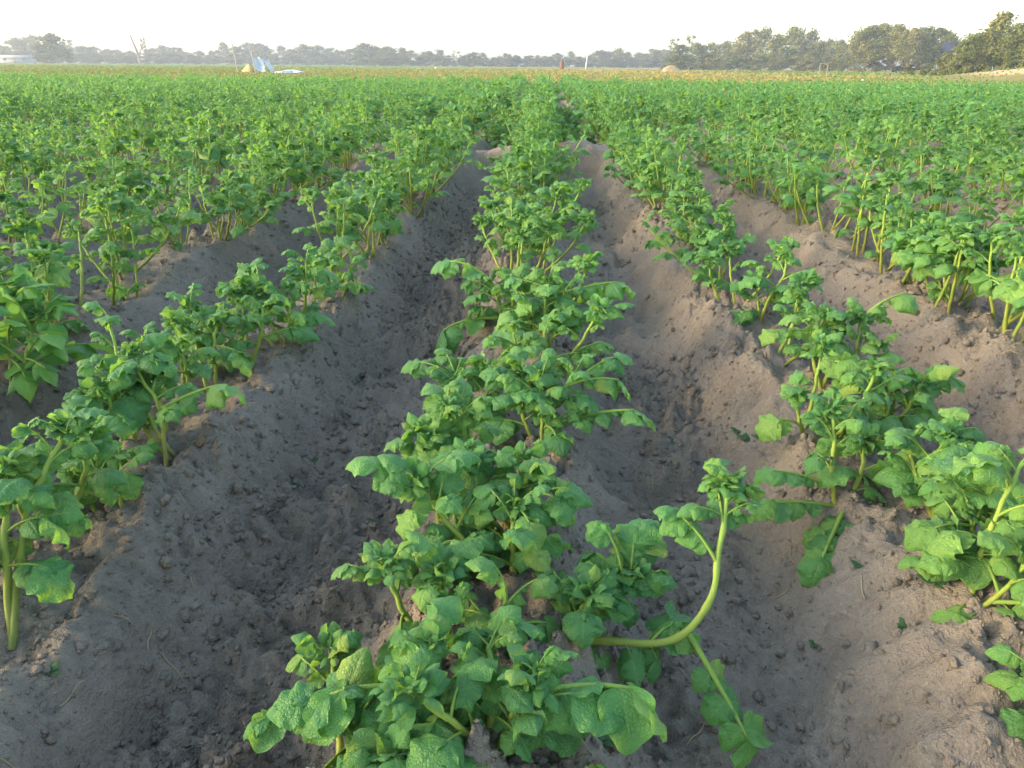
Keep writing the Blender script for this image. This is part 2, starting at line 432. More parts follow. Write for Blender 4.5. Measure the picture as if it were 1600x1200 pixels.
# ------------------------------------------------------------------ potato leaves
class LeafShape:
    def __init__(s, seed, smooth=False):
        r = np.random.default_rng(seed)
        s.w = r.uniform(0.42, 0.52) if not smooth else r.uniform(0.34, 0.40)
        s.curl = r.uniform(0.4, 2.1) if not smooth else r.uniform(0.1, 0.8)
        s.roll = (r.uniform(0.4, 1.6) if not smooth else r.uniform(.2, .8)) * (1 if r.random() < 0.82 else -0.6)
        s.wave = r.uniform(0.04, 0.11) if not smooth else 0.015
        s.puck = r.uniform(0.014, 0.026) if not smooth else 0.006
        s.ph = r.uniform(0, 6.28, 4); s.kk = [(*(r.normal(size=2) * 12), r.uniform(0, 6.28)) for q in range(7)]; s.f = r.uniform(1.6, 3.2)
        s.twist = r.uniform(-0.35, 0.35); s.skew = r.uniform(-0.06, 0.06)
        s.tip = r.uniform(0.72, 0.95) if not smooth else 1.15
    def grid(s, nu, nv):
        u = np.linspace(-1, 1, nu); v = np.linspace(0, 1, nv)
        U, Vv = np.meshgrid(u, v)
        hw = (v + 0.012) ** 0.48 * (1.002 - v) ** s.tip
        hw = s.w * hw / hw.max(); hw[-1] = 0.006; hw[0] *= 0.6
        th = 0.10 + s.curl * v ** 1.6
        dv = np.gradient(v)
        cy = np.concatenate([[0], np.cumsum(np.cos(th[:-1]) * np.diff(v))]); cz = -np.concatenate([[0], np.cumsum(np.sin(th[:-1]) * np.diff(v))])
        HW = hw[:, None] * (1 + 0.05 * np.sin(9 * Vv + s.ph[0] + 2 * np.sign(U)))
        rl = s.roll * (0.5 + 0.7 * Vv)
        rl = np.where(np.abs(rl) < 1e-3, 1e-3, rl)
        X = HW * np.sin(rl * U) / rl
        Z = -HW * (1 - np.cos(rl * U)) / rl * np.where(True, 1, 1)
        au = np.abs(U)
        p = Vv * 6.5 - au * 2.0 + 0.35 * np.sin(5 * Vv + 3 * U + s.ph[2]) + 0.25 * np.sin(9 * U - 4 * Vv + s.ph[1])
        env = np.clip(au * 5, 0, 1) * (1 - au ** 2.5) * np.sin(np.pi * np.clip(Vv, 0.03, 0.97)) ** 0.5
        env2 = np.sin(np.pi * np.clip(Vv, 0.03, 0.97)) ** 0.5 * (1 - au ** 4)
        Z = Z + 0.42 * s.puck * env2 * sum(np.sin(a * U * HW / s.w + b * Vv + c) for a, b, c in s.kk) * 0.6
        Z = Z + 0.7 * s.puck * env * (np.abs(np.sin(np.pi * p)) ** 0.7) + 0.2 * s.puck * env * np.sin(13 * U * HW / s.w + 3 * Vv * 6 + s.ph[3])
        Z = Z + s.wave * au ** 2.2 * np.sin(2 * np.pi * s.f * Vv + s.ph[1] + (U > 0) * s.ph[2]) * np.sin(np.pi * Vv) ** 0.6
        Z = Z + s.twist * U * HW * Vv
        X = X + s.skew * np.sin(np.pi * Vv)
        # bend the lengthwise profile
        n_y = np.sin(th)[:, None]; n_z = np.cos(th)[:, None]
        Yo = cy[:, None] + Z * n_y; Zo = cz[:, None] + Z * n_z
        V = np.stack([X, Yo, Zo], -1).reshape(-1, 3)
        i = np.arange(nv - 1)[:, None] * nu + np.arange(nu - 1)[None, :]
        Q = np.stack([i, i + 1, i + nu + 1, i + nu], -1).reshape(-1, 4)
        return V, Q, U.ravel(), Vv.ravel()
N_CR, N_SM = 16, 5
SHAPES = [LeafShape(200 + k) for k in range(N_CR)] + [LeafShape(300 + k, True) for k in range(N_SM)]
RES = {'hi': (15, 23), 'mid': (5, 8), 'low': (3, 5), 'far': (3, 3)}
GRIDS = {l: [s.grid(*RES[l]) for s in SHAPES] for l in RES}
def leaf_mat(k): return M_LEAF if k < N_CR else M_SMOOTH
HI_LEAFLET = [mesh('leaflet', g[0], [g[1]], leaf_mat(k), {'lu': g[2], 'lv': g[3], 'rnd': np.zeros(len(g[0]))}) for k, g in enumerate(GRIDS['hi'])]

class LeafDesign:
    """compound leaf in its own frame: stalk along +Y from the origin, upper side +Z; total reach about 1"""
    def __init__(s, seed, kind):
        r = np.random.default_rng(seed)
        smooth = kind == 'smooth'
        pick = (lambda: int(N_CR + r.integers(N_SM))) if smooth else (lambda: int(r.integers(N_CR)))
        pairs = {'full': r.integers(2, 4), 'short': r.integers(1, 3), 'smooth': 3, 'spread': 3}[kind]
        s.term = {'full': r.uniform(0.36, 0.46), 'short': r.uniform(0.58, 0.72), 'smooth': 0.40, 'spread': 0.29}[kind]
        bend = r.uniform(0.25, 0.9) if kind != 'spread' else r.uniform(0.1, 0.35)
        rl = 1.0 - s.term * 0.82
        t = np.linspace(0, 1, 9); a = 0.25 - bend * t ** 1.4
        side = r.uniform(-0.12, 0.12)
        P = np.zeros((9, 3)); 
        P[1:, 1] = np.cumsum(np.cos(a[:-1]) * np.diff(t)) * rl; P[1:, 2] = np.cumsum(np.sin(a[:-1]) * np.diff(t)) * rl
        P[:, 0] = side * t ** 2 * rl
        s.P = P; s.rad = np.linspace(0.024, 0.011, 9)
        s.items = []
        def frame(tt):
            k = tt * 8; i = min(int(k), 7); f = k - i
            p = P[i] * (1 - f) + P[i + 1] * f; d = P[i + 1] - P[i]; d = d / np.linalg.norm(d)
            n = np.array([0, 0, 1.0]) - d * d[2]; n /= np.linalg.norm(n)
            return p, d, n
        def put(tt, ang, droop, size, k, roll=0.0):
            p, d, n = frame(tt)
            sd = np.cross(d, n)
            y = d * math.cos(ang) + sd * math.sin(ang)
            y = y * math.cos(droop) - n * math.sin(droop)
            z = n * math.cos(droop) + (d * math.cos(ang) + sd * math.sin(ang)) * math.sin(droop)
            x = np.cross(y, z)
            x2 = x * math.cos(roll) + z * math.sin(roll); z2 = z * math.cos(roll) - x * math.sin(roll)
            M = np.eye(4); M[:3, 0] = x2 * size; M[:3, 1] = y * size; M[:3, 2] = z2 * size; M[:3, 3] = p
            s.items.append((k, M))
        put(1.0, r.uniform(-.15, .15), r.uniform(-0.1, 0.5), s.term, pick(), r.uniform(-.3, .3))
        first = 0.36 if kind != 'short' else 0.5
        for q in range(pairs):
            tt = first + (0.90 - first) * (q + 0.5 * (pairs == 1)) / max(pairs - 1, 1)
            size = s.term * (0.62 + 0.22 * q / max(pairs - 1, 1)) * (1.08 if kind == 'spread' else 1.0)
            for sg in (-1, 1):
                put(min(tt + r.uniform(-.03, .03), 0.98), sg * r.uniform(0.85, 1.3), r.uniform(0.0, 0.65) if kind != 'spread' else r.uniform(0, .2), size * r.uniform(0.85, 1.12), pick(), -sg * r.uniform(-.1, .45))
            if q < pairs - 1 and not smooth:
                for sg in (-1, 1):
                    put(tt + 0.5 * (0.9 - first) / (pairs - 1), sg * r.uniform(0.9, 1.4), r.uniform(0, .6), s.term * r.uniform(.2, .32), pick())
    def stalk(s):
        V, Q, T = tube(s.P, s.rad, 6)
        return V, Q, T
    def lod(s, level, r):
        j = Join()
        for k, M in s.items:
            V, Q, lu, lv = GRIDS[level][k]
            j.add(xf(V, M), Q, None, lu=lu, lv=lv, rnd=r.random())
        return j
KINDS = ['full'] * 12 + ['short'] * 10 + ['spread'] * 3 + ['smooth'] * 4
DESIGNS = [LeafDesign(400 + k, kd) for k, kd in enumerate(KINDS)]
IDX = {kd: [i for i, x in enumerate(KINDS) if x == kd] for kd in set(KINDS)}
STALK = []
for d in DESIGNS:
    V, Q, T = d.stalk()
    STALK.append(mesh('leaf', V, [Q, T], M_STEM, {'lv': np.full(len(V), 0.85)}))
def joined_leaf(d, level):
    r = np.random.default_rng(7 + len(d.items))
    j = d.lod(level, r)
    me = j.build('leaf', leaf_mat(d.items[0][0]))
    return me
MID_LEAF = []
for d in DESIGNS:
    j = d.lod('mid', np.random.default_rng(7))
    V, Q, T = d.stalk(); nq = len(np.concatenate(j.Q))
    j.add(V, Q, T, lu=0.0, lv=0.5, rnd=0.95)
    MID_LEAF.append(j.build('leaf', leaf_mat(d.items[0][0])))

def tip_cluster(seed, level='low', n=26):
    """the tight ruffle of small crumpled leaflets at a shoot tip, about 1 across"""
    r = np.random.default_rng(seed); j = Join()
    for k in range(n):
        az = r.uniform(0, 6.28); el = r.uniform(-0.35, 1.3); rad = r.uniform(0.05, 0.34)
        y = np.array([math.cos(az) * math.cos(el), math.sin(az) * math.cos(el), math.sin(el)])
        up = np.array([0, 0, 1.0]) + 0.5 * r.normal(size=3); x = np.cross(y, up); x /= np.linalg.norm(x); z = np.cross(x, y)
        a = r.uniform(-.9, .9); x, z = x * math.cos(a) + z * math.sin(a), z * math.cos(a) - x * math.sin(a)
        s = r.uniform(0.15, 0.33); M = np.eye(4)
        M[:3, 0] = x * s; M[:3, 1] = y * s; M[:3, 2] = z * s; M[:3, 3] = y * rad * np.array([1, 1, 0.8]) 
        kk = int(r.integers(N_CR)); V, Q, lu, lv = GRIDS[level][kk]
        j.add(xf(V, M), Q, None, lu=lu, lv=lv, rnd=r.uniform(0, 0.6))
    return j
TIPS = [tip_cluster(500 + k, 'mid', 44).build('shoot_tip', M_LEAF) for k in range(6)]
TIPS_LOW = [tip_cluster(500 + k, 'low', 20) for k in range(4)]

# ------------------------------------------------------------------ potato plants
class Plant:
    """stems: point arrays; leaves: (design index, 4x4); tips: (4x4). All in the plant's own frame (base at origin)."""
    def __init__(s): s.stems = []; s.leaves = []; s.tips = []
def leaf_frame(o, d, size, roll=0.0):
    d = np.asarray(d, float); d /= np.linalg.norm(d)
    n = np.array([0, 0, 1.0]) - d * d[2]
    if np.linalg.norm(n) < 0.15: n = np.array([0.3, -0.9, 0.2]) - d * (0.3 * d[0] - 0.9 * d[1] + 0.2 * d[2])
    n /= np.linalg.norm(n); x = np.cross(d, n)
    x, n = x * math.cos(roll) + n * math.sin(roll), n * math.cos(roll) - x * math.sin(roll)
    M = np.eye(4); M[:3, 0] = x * size; M[:3, 1] = d * size; M[:3, 2] = n * size; M[:3, 3] = o
    return M
def bezier(pts, n=12):
    pts = np.asarray(pts, float)
    # Catmull-Rom through the points
    P = np.vstack([2 * pts[0] - pts[1], pts, 2 * pts[-1] - pts[-2]])
    out = []
    m = len(pts) - 1; per = max(3, n // m)
    for i in range(m):
        p0, p1, p2, p3 = P[i:i + 4]
        for t in np.linspace(0, 1, per, endpoint=False):
            out.append(0.5 * ((2 * p1) + (p2 - p0) * t + (2 * p0 - 5 * p1 + 4 * p2 - p3) * t ** 2 + (3 * p1 - p0 - 3 * p2 + p3) * t ** 3))
    out.append(pts[-1])
    return np.array(out)
def along(P, t):
    L = np.concatenate([[0], np.cumsum(np.linalg.norm(np.diff(P, axis=0), axis=1))]); q = t * L[-1]
    i = min(max(int(np.searchsorted(L, q)) - 1, 0), len(P) - 2); f = (q - L[i]) / max(L[i + 1] - L[i], 1e-9)
    return P[i] * (1 - f) + P[i + 1] * f, (P[i + 1] - P[i]) / np.linalg.norm(P[i + 1] - P[i])
def leafy(plant, P, r, n=6, size=0.13, first=0.38, kinds=('full', 'full', 'short'), tip=0.06):
    az = r.uniform(0, 6.28)
    for q in range(n):
        t = first + (0.97 - first) * q / max(n - 1, 1) + r.uniform(-.03, .03)
        p, d = along(P, min(t, 0.98)); az += 2.4 + r.uniform(-.4, .4)
        el = 0.0 + 0.95 * (t - first) / (1 - first) + r.uniform(-.25, .25)
        dr = np.array([math.cos(az) * math.cos(el), math.sin(az) * math.cos(el), math.sin(el)]) + 0.35 * d
        sz = size * (1.05 - 0.45 * (t - first) / (1 - first)) * r.uniform(0.8, 1.2)
        kd = kinds[r.integers(len(kinds))]; di = IDX[kd][r.integers(len(IDX[kd]))]
        plant.leaves.append((di, leaf_frame(p, dr, sz, r.uniform(-.35, .35))))
    if tip and r.random() < 0.75:
        p, d = along(P, 1.0)
        M = np.array(Matrix.Rotation(r.uniform(0, 6.28), 4, 'Z')); M[:3, :3] *= tip * r.uniform(0.6, 1.2) * 1.25; M[:3, 3] = p
        plant.tips.append(M)
def random_plant(seed, stems=(4, 8), height=(0.20, 0.34), spread=0.95, size=0.108, kinds=('full', 'full', 'short'), nleaf=(4, 8)):
    r = np.random.default_rng(seed); pl = Plant()
    for k in range(r.integers(stems[0], stems[1])):
        az = r.uniform(0, 6.28); h = r.uniform(*height); tl = abs(r.normal(0, 0.5)) * spread
        o = np.array([r.normal(0, .022), r.normal(0, .03), -0.02])
        dirh = np.array([math.cos(az), math.sin(az), 0])
        mid = o + dirh * h * tl * 0.65 + np.array([0, 0, h * 0.5]); end = o + dirh * h * tl * 0.95 + np.array([0, 0, h * (1.0 - 0.12 * tl)])
        P = bezier([o, mid, end], 10)
        pl.stems.append((P, np.linspace(r.uniform(.0042, .0060), .0028, len(P))))
        leafy(pl, P, r, int(r.integers(*nleaf)), size * r.uniform(.8, 1.2), r.uniform(.48, .68), kinds)
    # low basal leaves
    for k in range(r.integers(0, 3)):
        az = r.uniform(0, 6.28); P0 = np.array([0, 0, 0.02 + 0.03 * r.random()])
        pl.leaves.append((IDX['full'][r.integers(12)] if kinds[0] != 'smooth' else IDX['smooth'][r.integers(4)], leaf_frame(P0, [math.cos(az), math.sin(az), r.uniform(.1, .5)], size * r.uniform(.9, 1.25), 0)))
    return pl
def stem_geo(P, rad, n=8):
    if n == 8:
        P = bezier(P, 3 * (len(P) - 1)); q = np.linspace(0, 1, len(P)); rad = np.interp(q, np.linspace(0, 1, len(rad)), rad)
        for c in (0.22, 0.42, 0.58, 0.72, 0.85): rad = rad * (1 + 0.22 * np.exp(-((q - c) / 0.018) ** 2))
        P = P + 0.0009 * np.stack([np.sin(q * 31), np.cos(q * 27), 0 * q], -1)
    V, Q, T = tube(P, rad, n); lv = np.concatenate([np.repeat(np.linspace(0, 1, len(P)), n), [1.0]])
    return V, Q, T, lv
def build_near(pl, loc, name='potato_plant', rotz=0.0, hi=True):
    root = bpy.data.objects.new(name, None); COL.objects.link(root); root.empty_display_size = 0.05
    root.location = loc; root.rotation_euler = (0, 0, rotz)
    tint = (float(np.clip(1.0 - abs(np.random.default_rng(int(abs(loc[0] * 977 + loc[1] * 4513) * 10)).normal(0, .38)), 0, 1)), 1, 1, 1)
    for P, rad in pl.stems:
        V, Q, T, lv = stem_geo(P, rad)
        obj('stem', mesh('stem', V, [Q, T], M_STEM, {'lv': lv}), root)
    for di, M in pl.leaves:
        if hi:
            lf = obj('leaf', STALK[di], root, Matrix(M.tolist()))
            for k, ML in DESIGNS[di].items:
                obj('leaflet', HI_LEAFLET[k], lf, Matrix(ML.tolist())).color = tint
        else:
            obj('leaf', MID_LEAF[di], root, Matrix(M.tolist())).color = tint
    for q, M in enumerate(pl.tips):
        tag(obj('shoot_tip', TIPS[(q + len(pl.leaves)) % 6], root, Matrix(M.tolist())), kind='stuff')
    return root
def join_plant(pl, level, r, leaf_frac=1.0, tips=True):
    lf = Join(); st = Join()
    for P, rad in pl.stems:
        n = 5 if level == 'low' else 3
        PP = P if level == 'low' else P[::3]; rr = rad if level == 'low' else rad[::3]
        V, Q, T, lv = stem_geo(PP, rr, n); st.add(V, Q, T, lv=lv)
    for di, M in pl.leaves:
        if r.random() > leaf_frac: continue
        for k, ML in DESIGNS[di].items:
            if abs(np.linalg.det(ML[:3, :3])) ** (1 / 3) < 0.16: continue
            V, Q, lu, lv = GRIDS[level][k]
            lf.add(xf(V, M @ ML), Q, None, lu=lu, lv=lv, rnd=r.random())
    if tips:
        for q, M in enumerate(pl.tips):
            j = TIPS_LOW[q % 4]
            lf.add(xf(np.vstack(j.V), M), np.concatenate(j.Q), None, lu=np.concatenate(j.A['lu']), lv=np.concatenate(j.A['lv']), rnd=np.concatenate(j.A['rnd']))
    return lf, st

ORD = ['zeroth', 'first', 'second', 'third', 'fourth', 'fifth', 'sixth', 'seventh', 'eighth', 'ninth', 'tenth', 'eleventh', 'twelfth', 'thirteenth', 'fourteenth', 'fifteenth',
       'sixteenth', 'seventeenth', 'eighteenth', 'nineteenth', 'twentieth', 'twenty-first', 'twenty-second', 'twenty-third', 'twenty-fourth', 'twenty-fifth', 'twenty-sixth',
       'twenty-seventh', 'twenty-eighth', 'twenty-ninth', 'thirtieth'] + ['thirty-%s' % w for w in ('first', 'second', 'third', 'fourth', 'fifth', 'sixth', 'seventh', 'eighth', 'ninth')] + ['fortieth'] \
      + ['forty-%s' % w for w in ('first', 'second', 'third', 'fourth', 'fifth', 'sixth', 'seventh', 'eighth', 'ninth')]
def row_name(k):
    if k == 0: return 'centre row'
    return '%s row %s of the centre row' % (ORD[abs(k)], 'left' if k < 0 else 'right')
GROUP = 'potato plants standing in ridged rows'

# plants in the foreground: base pixel, stems as pixel paths (px, py, depth offset), leaves as pixel pairs (from, to, depth offset of the tip, kind)
HEROES = [
 dict(row=0, base=(765, 1197), label='front potato plant of the centre row with one thick upright stem above the bottom edge',
      stems=[[(768, 1100, 0), (765, 1010, .02)], [(800, 1120, -.01), (835, 1060, -.03)], [(720, 1130, .0), (668, 1010, .0)], [(735, 1150, -.04), (640, 1080, -.06)]],
      leaves=[(690, 1020, 630, 935, .03, 'short'), (660, 1090, 432, 1075, -.03, 'short'), (790, 1075, 985, 1075, -.04, 'short'), (760, 1020, 850, 945, .05, 'short'),
              (640, 1120, 555, 1180, -.08, 'short'), (700, 1100, 640, 1190, -.1, 'short'), (800, 1090, 900, 1000, 0.02, 'full'), (740, 1030, 700, 960, .05, 'short'),
              (660, 1050, 585, 1050, -.02, 'full'), (830, 1065, 1085, 1085, -.02, 'short'), (720, 1140, 700, 1215, -.10, 'short'), (780, 1110, 830, 1170, -.06, 'full'), (690, 1020, 620, 1000, .0, 'short'), (668, 1010, 700, 900, .05, 'short'), (765, 1020, 800, 930, .05, 'short'), (835, 1060, 930, 1080, -.04, 'short'), (660, 1080, 560, 1120, -.05, 'short'), (650, 1090, 590, 1150, -.06, 'short')], n=3, size=.10),
 dict(row=0, base=(700, 1330), label='potato plant whose leaves poke up from the bottom edge of the picture',
      stems=[[(680, 1280, 0), (660, 1235, .0)], [(600, 1290, 0), (560, 1240, 0)]],
      leaves=[(610, 1250, 415, 1185, 0, 'short'), (620, 1250, 480, 1180, .03, 'short'), (670, 1250, 700, 1185, .02, 'short'), (850, 1290, 1000, 1190, 0, 'short'), (560, 1260, 540, 1165, .02, 'full')], n=2, size=.09),
 dict(row=0, base=(880, 985), label='potato plant with a long thick stem lying out right and curving up over the furrow',
      stems=[[(940, 1002, -.03), (1050, 1000, -.05), (1108, 940, -.04), (1125, 850, -.02), (1140, 760, 0)], [(905, 960, 0), (985, 905, .02)], [(900, 965, -.02), (925, 930, -.03)]],
      leaves=[(910, 1000, 868, 880, .02, 'short'), (1000, 930, 1000, 785, .03, 'short'), (975, 920, 945, 790, .02, 'full'), (985, 905, 1060, 890, 0, 'short'), (1000, 960, 1095, 930, .0, 'short'),
              (1000, 1005, 1070, 940, .02, 'full'), (1075, 995, 1180, 1215, -.08, 'spread'), (1118, 850, 1035, 770, .0, 'full'), (1130, 800, 1100, 720, .02, 'full'), (1135, 790, 1195, 745, .02, 'full'),
              (1140, 765, 1120, 725, .02, 'short'), (960, 990, 995, 1040, -.06, 'short'), (900, 990, 920, 1060, -.06, 'full'), (940, 1000, 880, 940, .04, 'full'), (1010, 1005, 1040, 1060, -.03, 'short'), (930, 960, 985, 860, .03, 'short'), (960, 935, 1050, 880, .02, 'short'), (985, 905, 1010, 800, .04, 'short'), (970, 910, 905, 830, .04, 'full'), (900, 985, 965, 1050, -.05, 'short'), (890, 990, 840, 940, .02, 'short')], n=0, size=.09, bare=[0]),
 dict(row=0, base=(800, 925), label='potato plant with a stem leaning left and large drooping leaves hanging over the left furrow',
      stems=[[(745, 870, .0), (685, 800, .01), (650, 750, .02)], [(802, 860, 0), (803, 790, .02)], [(735, 880, .02), (712, 810, .03)], [(815, 860, .04), (845, 770, .06)]],
      leaves=[(660, 760, 530, 715, .0, 'short'), (690, 800, 600, 790, -.02, 'short'), (690, 830, 605, 880, -.04, 'short'), (670, 745, 745, 690, .04, 'short'), (675, 780, 590, 760, -.02, 'full'),
              (800, 800, 860, 850, -.05, 'short'), (803, 790, 740, 750, .04, 'full'), (845, 770, 930, 755, .02, 'short'), (845, 760, 835, 700, .05, 'short'), (800, 860, 700, 830, .04, 'full'), (750, 880, 660, 900, -.02, 'full'), (700, 800, 690, 690, .04, 'short'), (712, 810, 760, 740, .04, 'short'), (745, 870, 690, 860, -.01, 'short'), (803, 800, 870, 800, 0, 'short'), (845, 770, 900, 800, -.02, 'short')], n=5, size=.11),
 dict(row=0, base=(852, 712), label='potato plant with stems fanning out and a long leaf reaching right over the furrow',
      stems=[[(855, 660, 0), (880, 610, .01), (905, 590, .02)], [(848, 650, .0), (845, 590, .02)], [(820, 660, .03), (815, 585, .05)]],
      leaves=[(870, 670, 1035, 655, -.03, 'spread'), (905, 600, 995, 545, .05, 'full'), (890, 610, 1000, 590, .02, 'full'), (848, 600, 840, 560, .05, 'short'), (820, 600, 760, 570, .03, 'short'), (855, 660, 900, 690, -.03, 'short'), (848, 640, 800, 640, .0, 'full')], n=6, size=.12),
 dict(row=0, base=(735, 668), label='slender potato plant with leaves reaching over the left furrow toward the pale soil',
      stems=[[(725, 630, 0), (712, 590, .01)], [(755, 630, 0), (770, 580, .02)]],
      leaves=[(712, 600, 630, 545, .02, 'short'), (712, 605, 655, 600, -.02, 'short'), (720, 600, 690, 530, .05, 'full'), (770, 590, 800, 560, .02, 'full'), (755, 620, 790, 620, 0, 'short'), (725, 630, 690, 640, -.02, 'short')], n=5, size=.12),
 dict(row=0, base=(852, 562), label='tall potato plant in the centre row with a bare yellow-green stem showing', 
      stems=[[(850, 510, 0), (856, 440, .02)], [(870, 500, 0), (885, 450, .02)], [(830, 500, .03), (815, 450, .05)]],
      leaves=[(862, 530, 995, 490, -.02, 'spread'), (880, 460, 1000, 450, .03, 'full'), (850, 450, 780, 440, .03, 'full'), (840, 520, 800, 500, .0, 'short')], n=7, size=.125),
 dict(row=0, base=(790, 525), label='low potato plant with one leaf arm stretching left over the furrow',
      stems=[[(780, 480, 0), (765, 440, .02)], [(800, 480, 0), (805, 440, .02)]], leaves=[(765, 500, 640, 530, -.03, 'full'), (770, 460, 715, 430, .02, 'full'), (765, 430, 675, 388, .03, 'full')], n=7, size=.125),
 # row left of centre
 dict(row=-1, base=(5, 990), label='potato plant at the left edge with a thick straight stem',
      stems=[[(8, 850, 0), (10, 770, .01), (5, 735, .02)], [(40, 810, .02), (95, 690, .05), (105, 670, .06)]],
      leaves=[(10, 900, 122, 895, -.02, 'short'), (8, 760, 80, 780, -.02, 'full'), (10, 745, 60, 660, .05, 'short'), (5, 760, -60, 700, 0, 'full'), (100, 680, 140, 610, .05, 'short'), (100, 690, 30, 650, .02, 'full'), (8, 880, -60, 870, 0, 'short')], n=0, size=.1),
 dict(row=-1, base=(182, 802), label='small low potato plant between two taller ones beside the left furrow',
      stems=[[(165, 770, 0), (150, 735, .01)], [(190, 770, 0), (188, 720, .02)], [(140, 780, .02), (125, 745, .03)]],
      leaves=[(150, 740, 90, 715, .0, 'short'), (160, 740, 200, 670, .03, 'short'), (188, 730, 205, 770, -.03, 'short'), (150, 745, 120, 680, .04, 'full'), (188, 720, 235, 680, .03, 'full')], n=2, size=.09),
 dict(row=-1, base=(263, 712), label='potato plant with three thick yellow-green stems on the crumbled ridge top beside the left furrow',
      stems=[[(250, 640, 0), (220, 590, .01), (205, 550, .02)], [(232, 650, .03), (232, 590, .04)], [(215, 650, .05), (195, 600, .05), (170, 500, .06)]],
      leaves=[(262, 640, 395, 605, -.02, 'short'), (250, 630, 320, 590, .02, 'full'), (210, 560, 130, 560, .0, 'short'), (215, 560, 280, 550, .02, 'short'), (170, 500, 140, 460, .02, 'short'),
              (230, 590, 160, 570, .0, 'short'), (225, 660, 150, 655, .0, 'short'), (263, 690, 235, 700, -.02, 'short'), (200, 560, 245, 500, .05, 'short')], n=2, size=.1),
 dict(row=-1, base=(318, 562), at=(-0.77, 1.60), label='potato plant leaning in two arms just behind the three-stemmed one',
      stems=[[(305, 530, 0), (295, 480, .02)], [(335, 530, 0), (345, 500, .02)]],
      leaves=[(335, 545, 405, 565, -.02, 'short'), (300, 500, 250, 480, .0, 'full'), (340, 500, 365, 480, .02, 'full'), (300, 490, 310, 430, .03, 'full')], n=3, size=.1),
 dict(row=-1, base=(437, 545), label='bushy potato plant on the ridge shoulder where the left furrow narrows',
      stems=[[(425, 510, 0), (412, 460, .02)], [(405, 510, .02), (380, 440, .03)], [(450, 520, .02), (455, 450, .04)]],
      leaves=[(412, 470, 330, 430, .0, 'full'), (430, 520, 500, 500, -.02, 'short'), (450, 480, 490, 440, .0, 'full'), (400, 440, 400, 390, .03, 'full')], n=4, size=.115),
 dict(row=-1, base=(525, 476), label='potato plant with leaves drooping to the ridge edge where the left furrow narrows to half',
      stems=[[(520, 450, 0), (515, 400, .02)], [(540, 450, 0), (550, 400, .02)]], leaves=[(530, 450, 580, 440, -.02, 'short'), (515, 410, 470, 380, 0, 'full')], n=5, size=.115),
 # row right of centre
 dict(row=1, base=(1505, 962), label='large potato plant at the right edge with thick stems leaning right',
      stems=[[(1525, 890, 0), (1560, 800, -.01), (1600, 720, 0)], [(1560, 930, -.03), (1620, 860, -.05)], [(1520, 860, .03), (1515, 800, .05)]],
      leaves=[(1540, 850, 1420, 830, .0, 'full'), (1530, 870, 1600, 880, -.06, 'short'), (1560, 810, 1600, 810, -.05, 'short'), (1590, 740, 1540, 690, .03, 'full'), (1520, 880, 1455, 870, -.03, 'short'),
              (1505, 930, 1460, 970, -.04, 'short'), (1600, 730, 1640, 660, .03, 'full'), (1560, 930, 1600, 980, -.06, 'short'), (1590, 850, 1560, 780, .0, 'short')], n=4, size=.13),
 dict(row=1, base=(1318, 790), label='potato plant sending two leaf arms left over the right furrow',
      stems=[[(1300, 745, 0), (1303, 690, .01), (1300, 640, .03)], [(1345, 740, .02), (1350, 690, .04)]],
      leaves=[(1300, 762, 1175, 745, -.02, 'spread'), (1310, 790, 1168, 805, -.04, 'spread'), (1303, 690, 1260, 630, .02, 'full'), (1300, 650, 1330, 620, .02, 'full'), (1320, 795, 1265, 870, -.08, 'full'), (1330, 800, 1265, 930, -.12, 'spread'),
              (1340, 790, 1400, 840, -.06, 'short'), (1340, 770, 1400, 760, 0, 'short'), (1350, 700, 1400, 690, 0, 'full')], n=4, size=.1),
 dict(row=1, base=(1448, 775), at=(0.68, 1.13), label='potato plant with a big bright leaf on a single stout stem near the right edge',
      stems=[[(1455, 740, 0), (1480, 680, .01)], [(1430, 740, .02), (1420, 690, .03)]],
      leaves=[(1480, 690, 1500, 620, .0, 'short'), (1470, 710, 1530, 720, -.03, 'short'), (1480, 680, 1560, 660, .02, 'full'), (1450, 740, 1420, 790, -.04, 'full')], n=5, size=.11),
 dict(row=1, base=(1640, 1130), label='potato plant mostly outside the right edge near the bottom corner',
      stems=[[(1630, 1080, 0), (1620, 1030, 0)]], leaves=[(1625, 1075, 1540, 1045, .02, 'short'), (1640, 1130, 1575, 1150, -.02, 'short'), (1630, 1070, 1640, 980, .03, 'full')], n=2, size=.1),
 dict(row=1, base=(1395, 695), at=(0.68, 1.40), label='potato plant with crumpled leaf tops nodding over the middle of the right ridge',
      stems=[[(1385, 650, 0), (1370, 600, .02)], [(1410, 650, 0), (1440, 600, .0)], [(1395, 640, .04), (1400, 580, .06)]],
      leaves=[(1370, 610, 1310, 590, .0, 'short'), (1440, 610, 1520, 590, .0, 'full'), (1400, 590, 1430, 570, .02, 'short'), (1440, 610, 1480, 560, .04, 'short')], n=6, size=.115),
 dict(row=1, base=(1285, 612), label='potato plant of several straight bare stems under a flat leafy top beside the right furrow',
      stems=[[(1270, 560, 0), (1265, 510, .01)], [(1300, 560, 0), (1305, 510, .02)], [(1330, 570, .02), (1345, 500, .03)], [(1340, 580, 0), (1380, 540, 0)]],
      leaves=[(1265, 520, 1185, 530, -.02, 'full'), (1265, 515, 1220, 480, .02, 'short'), (1350, 510, 1440, 430, .04, 'short'), (1300, 520, 1310, 480, .02, 'short'), (1345, 505, 1400, 490, .02, 'full')], n=5, size=.11),
 dict(row=1, base=(1187, 512), label='potato plant with one crooked stem bending right above the right furrow',
      stems=[[(1200, 470, -.01), (1225, 430, 0), (1228, 395, .02)], [(1185, 480, .02), (1180, 440, .04)]],
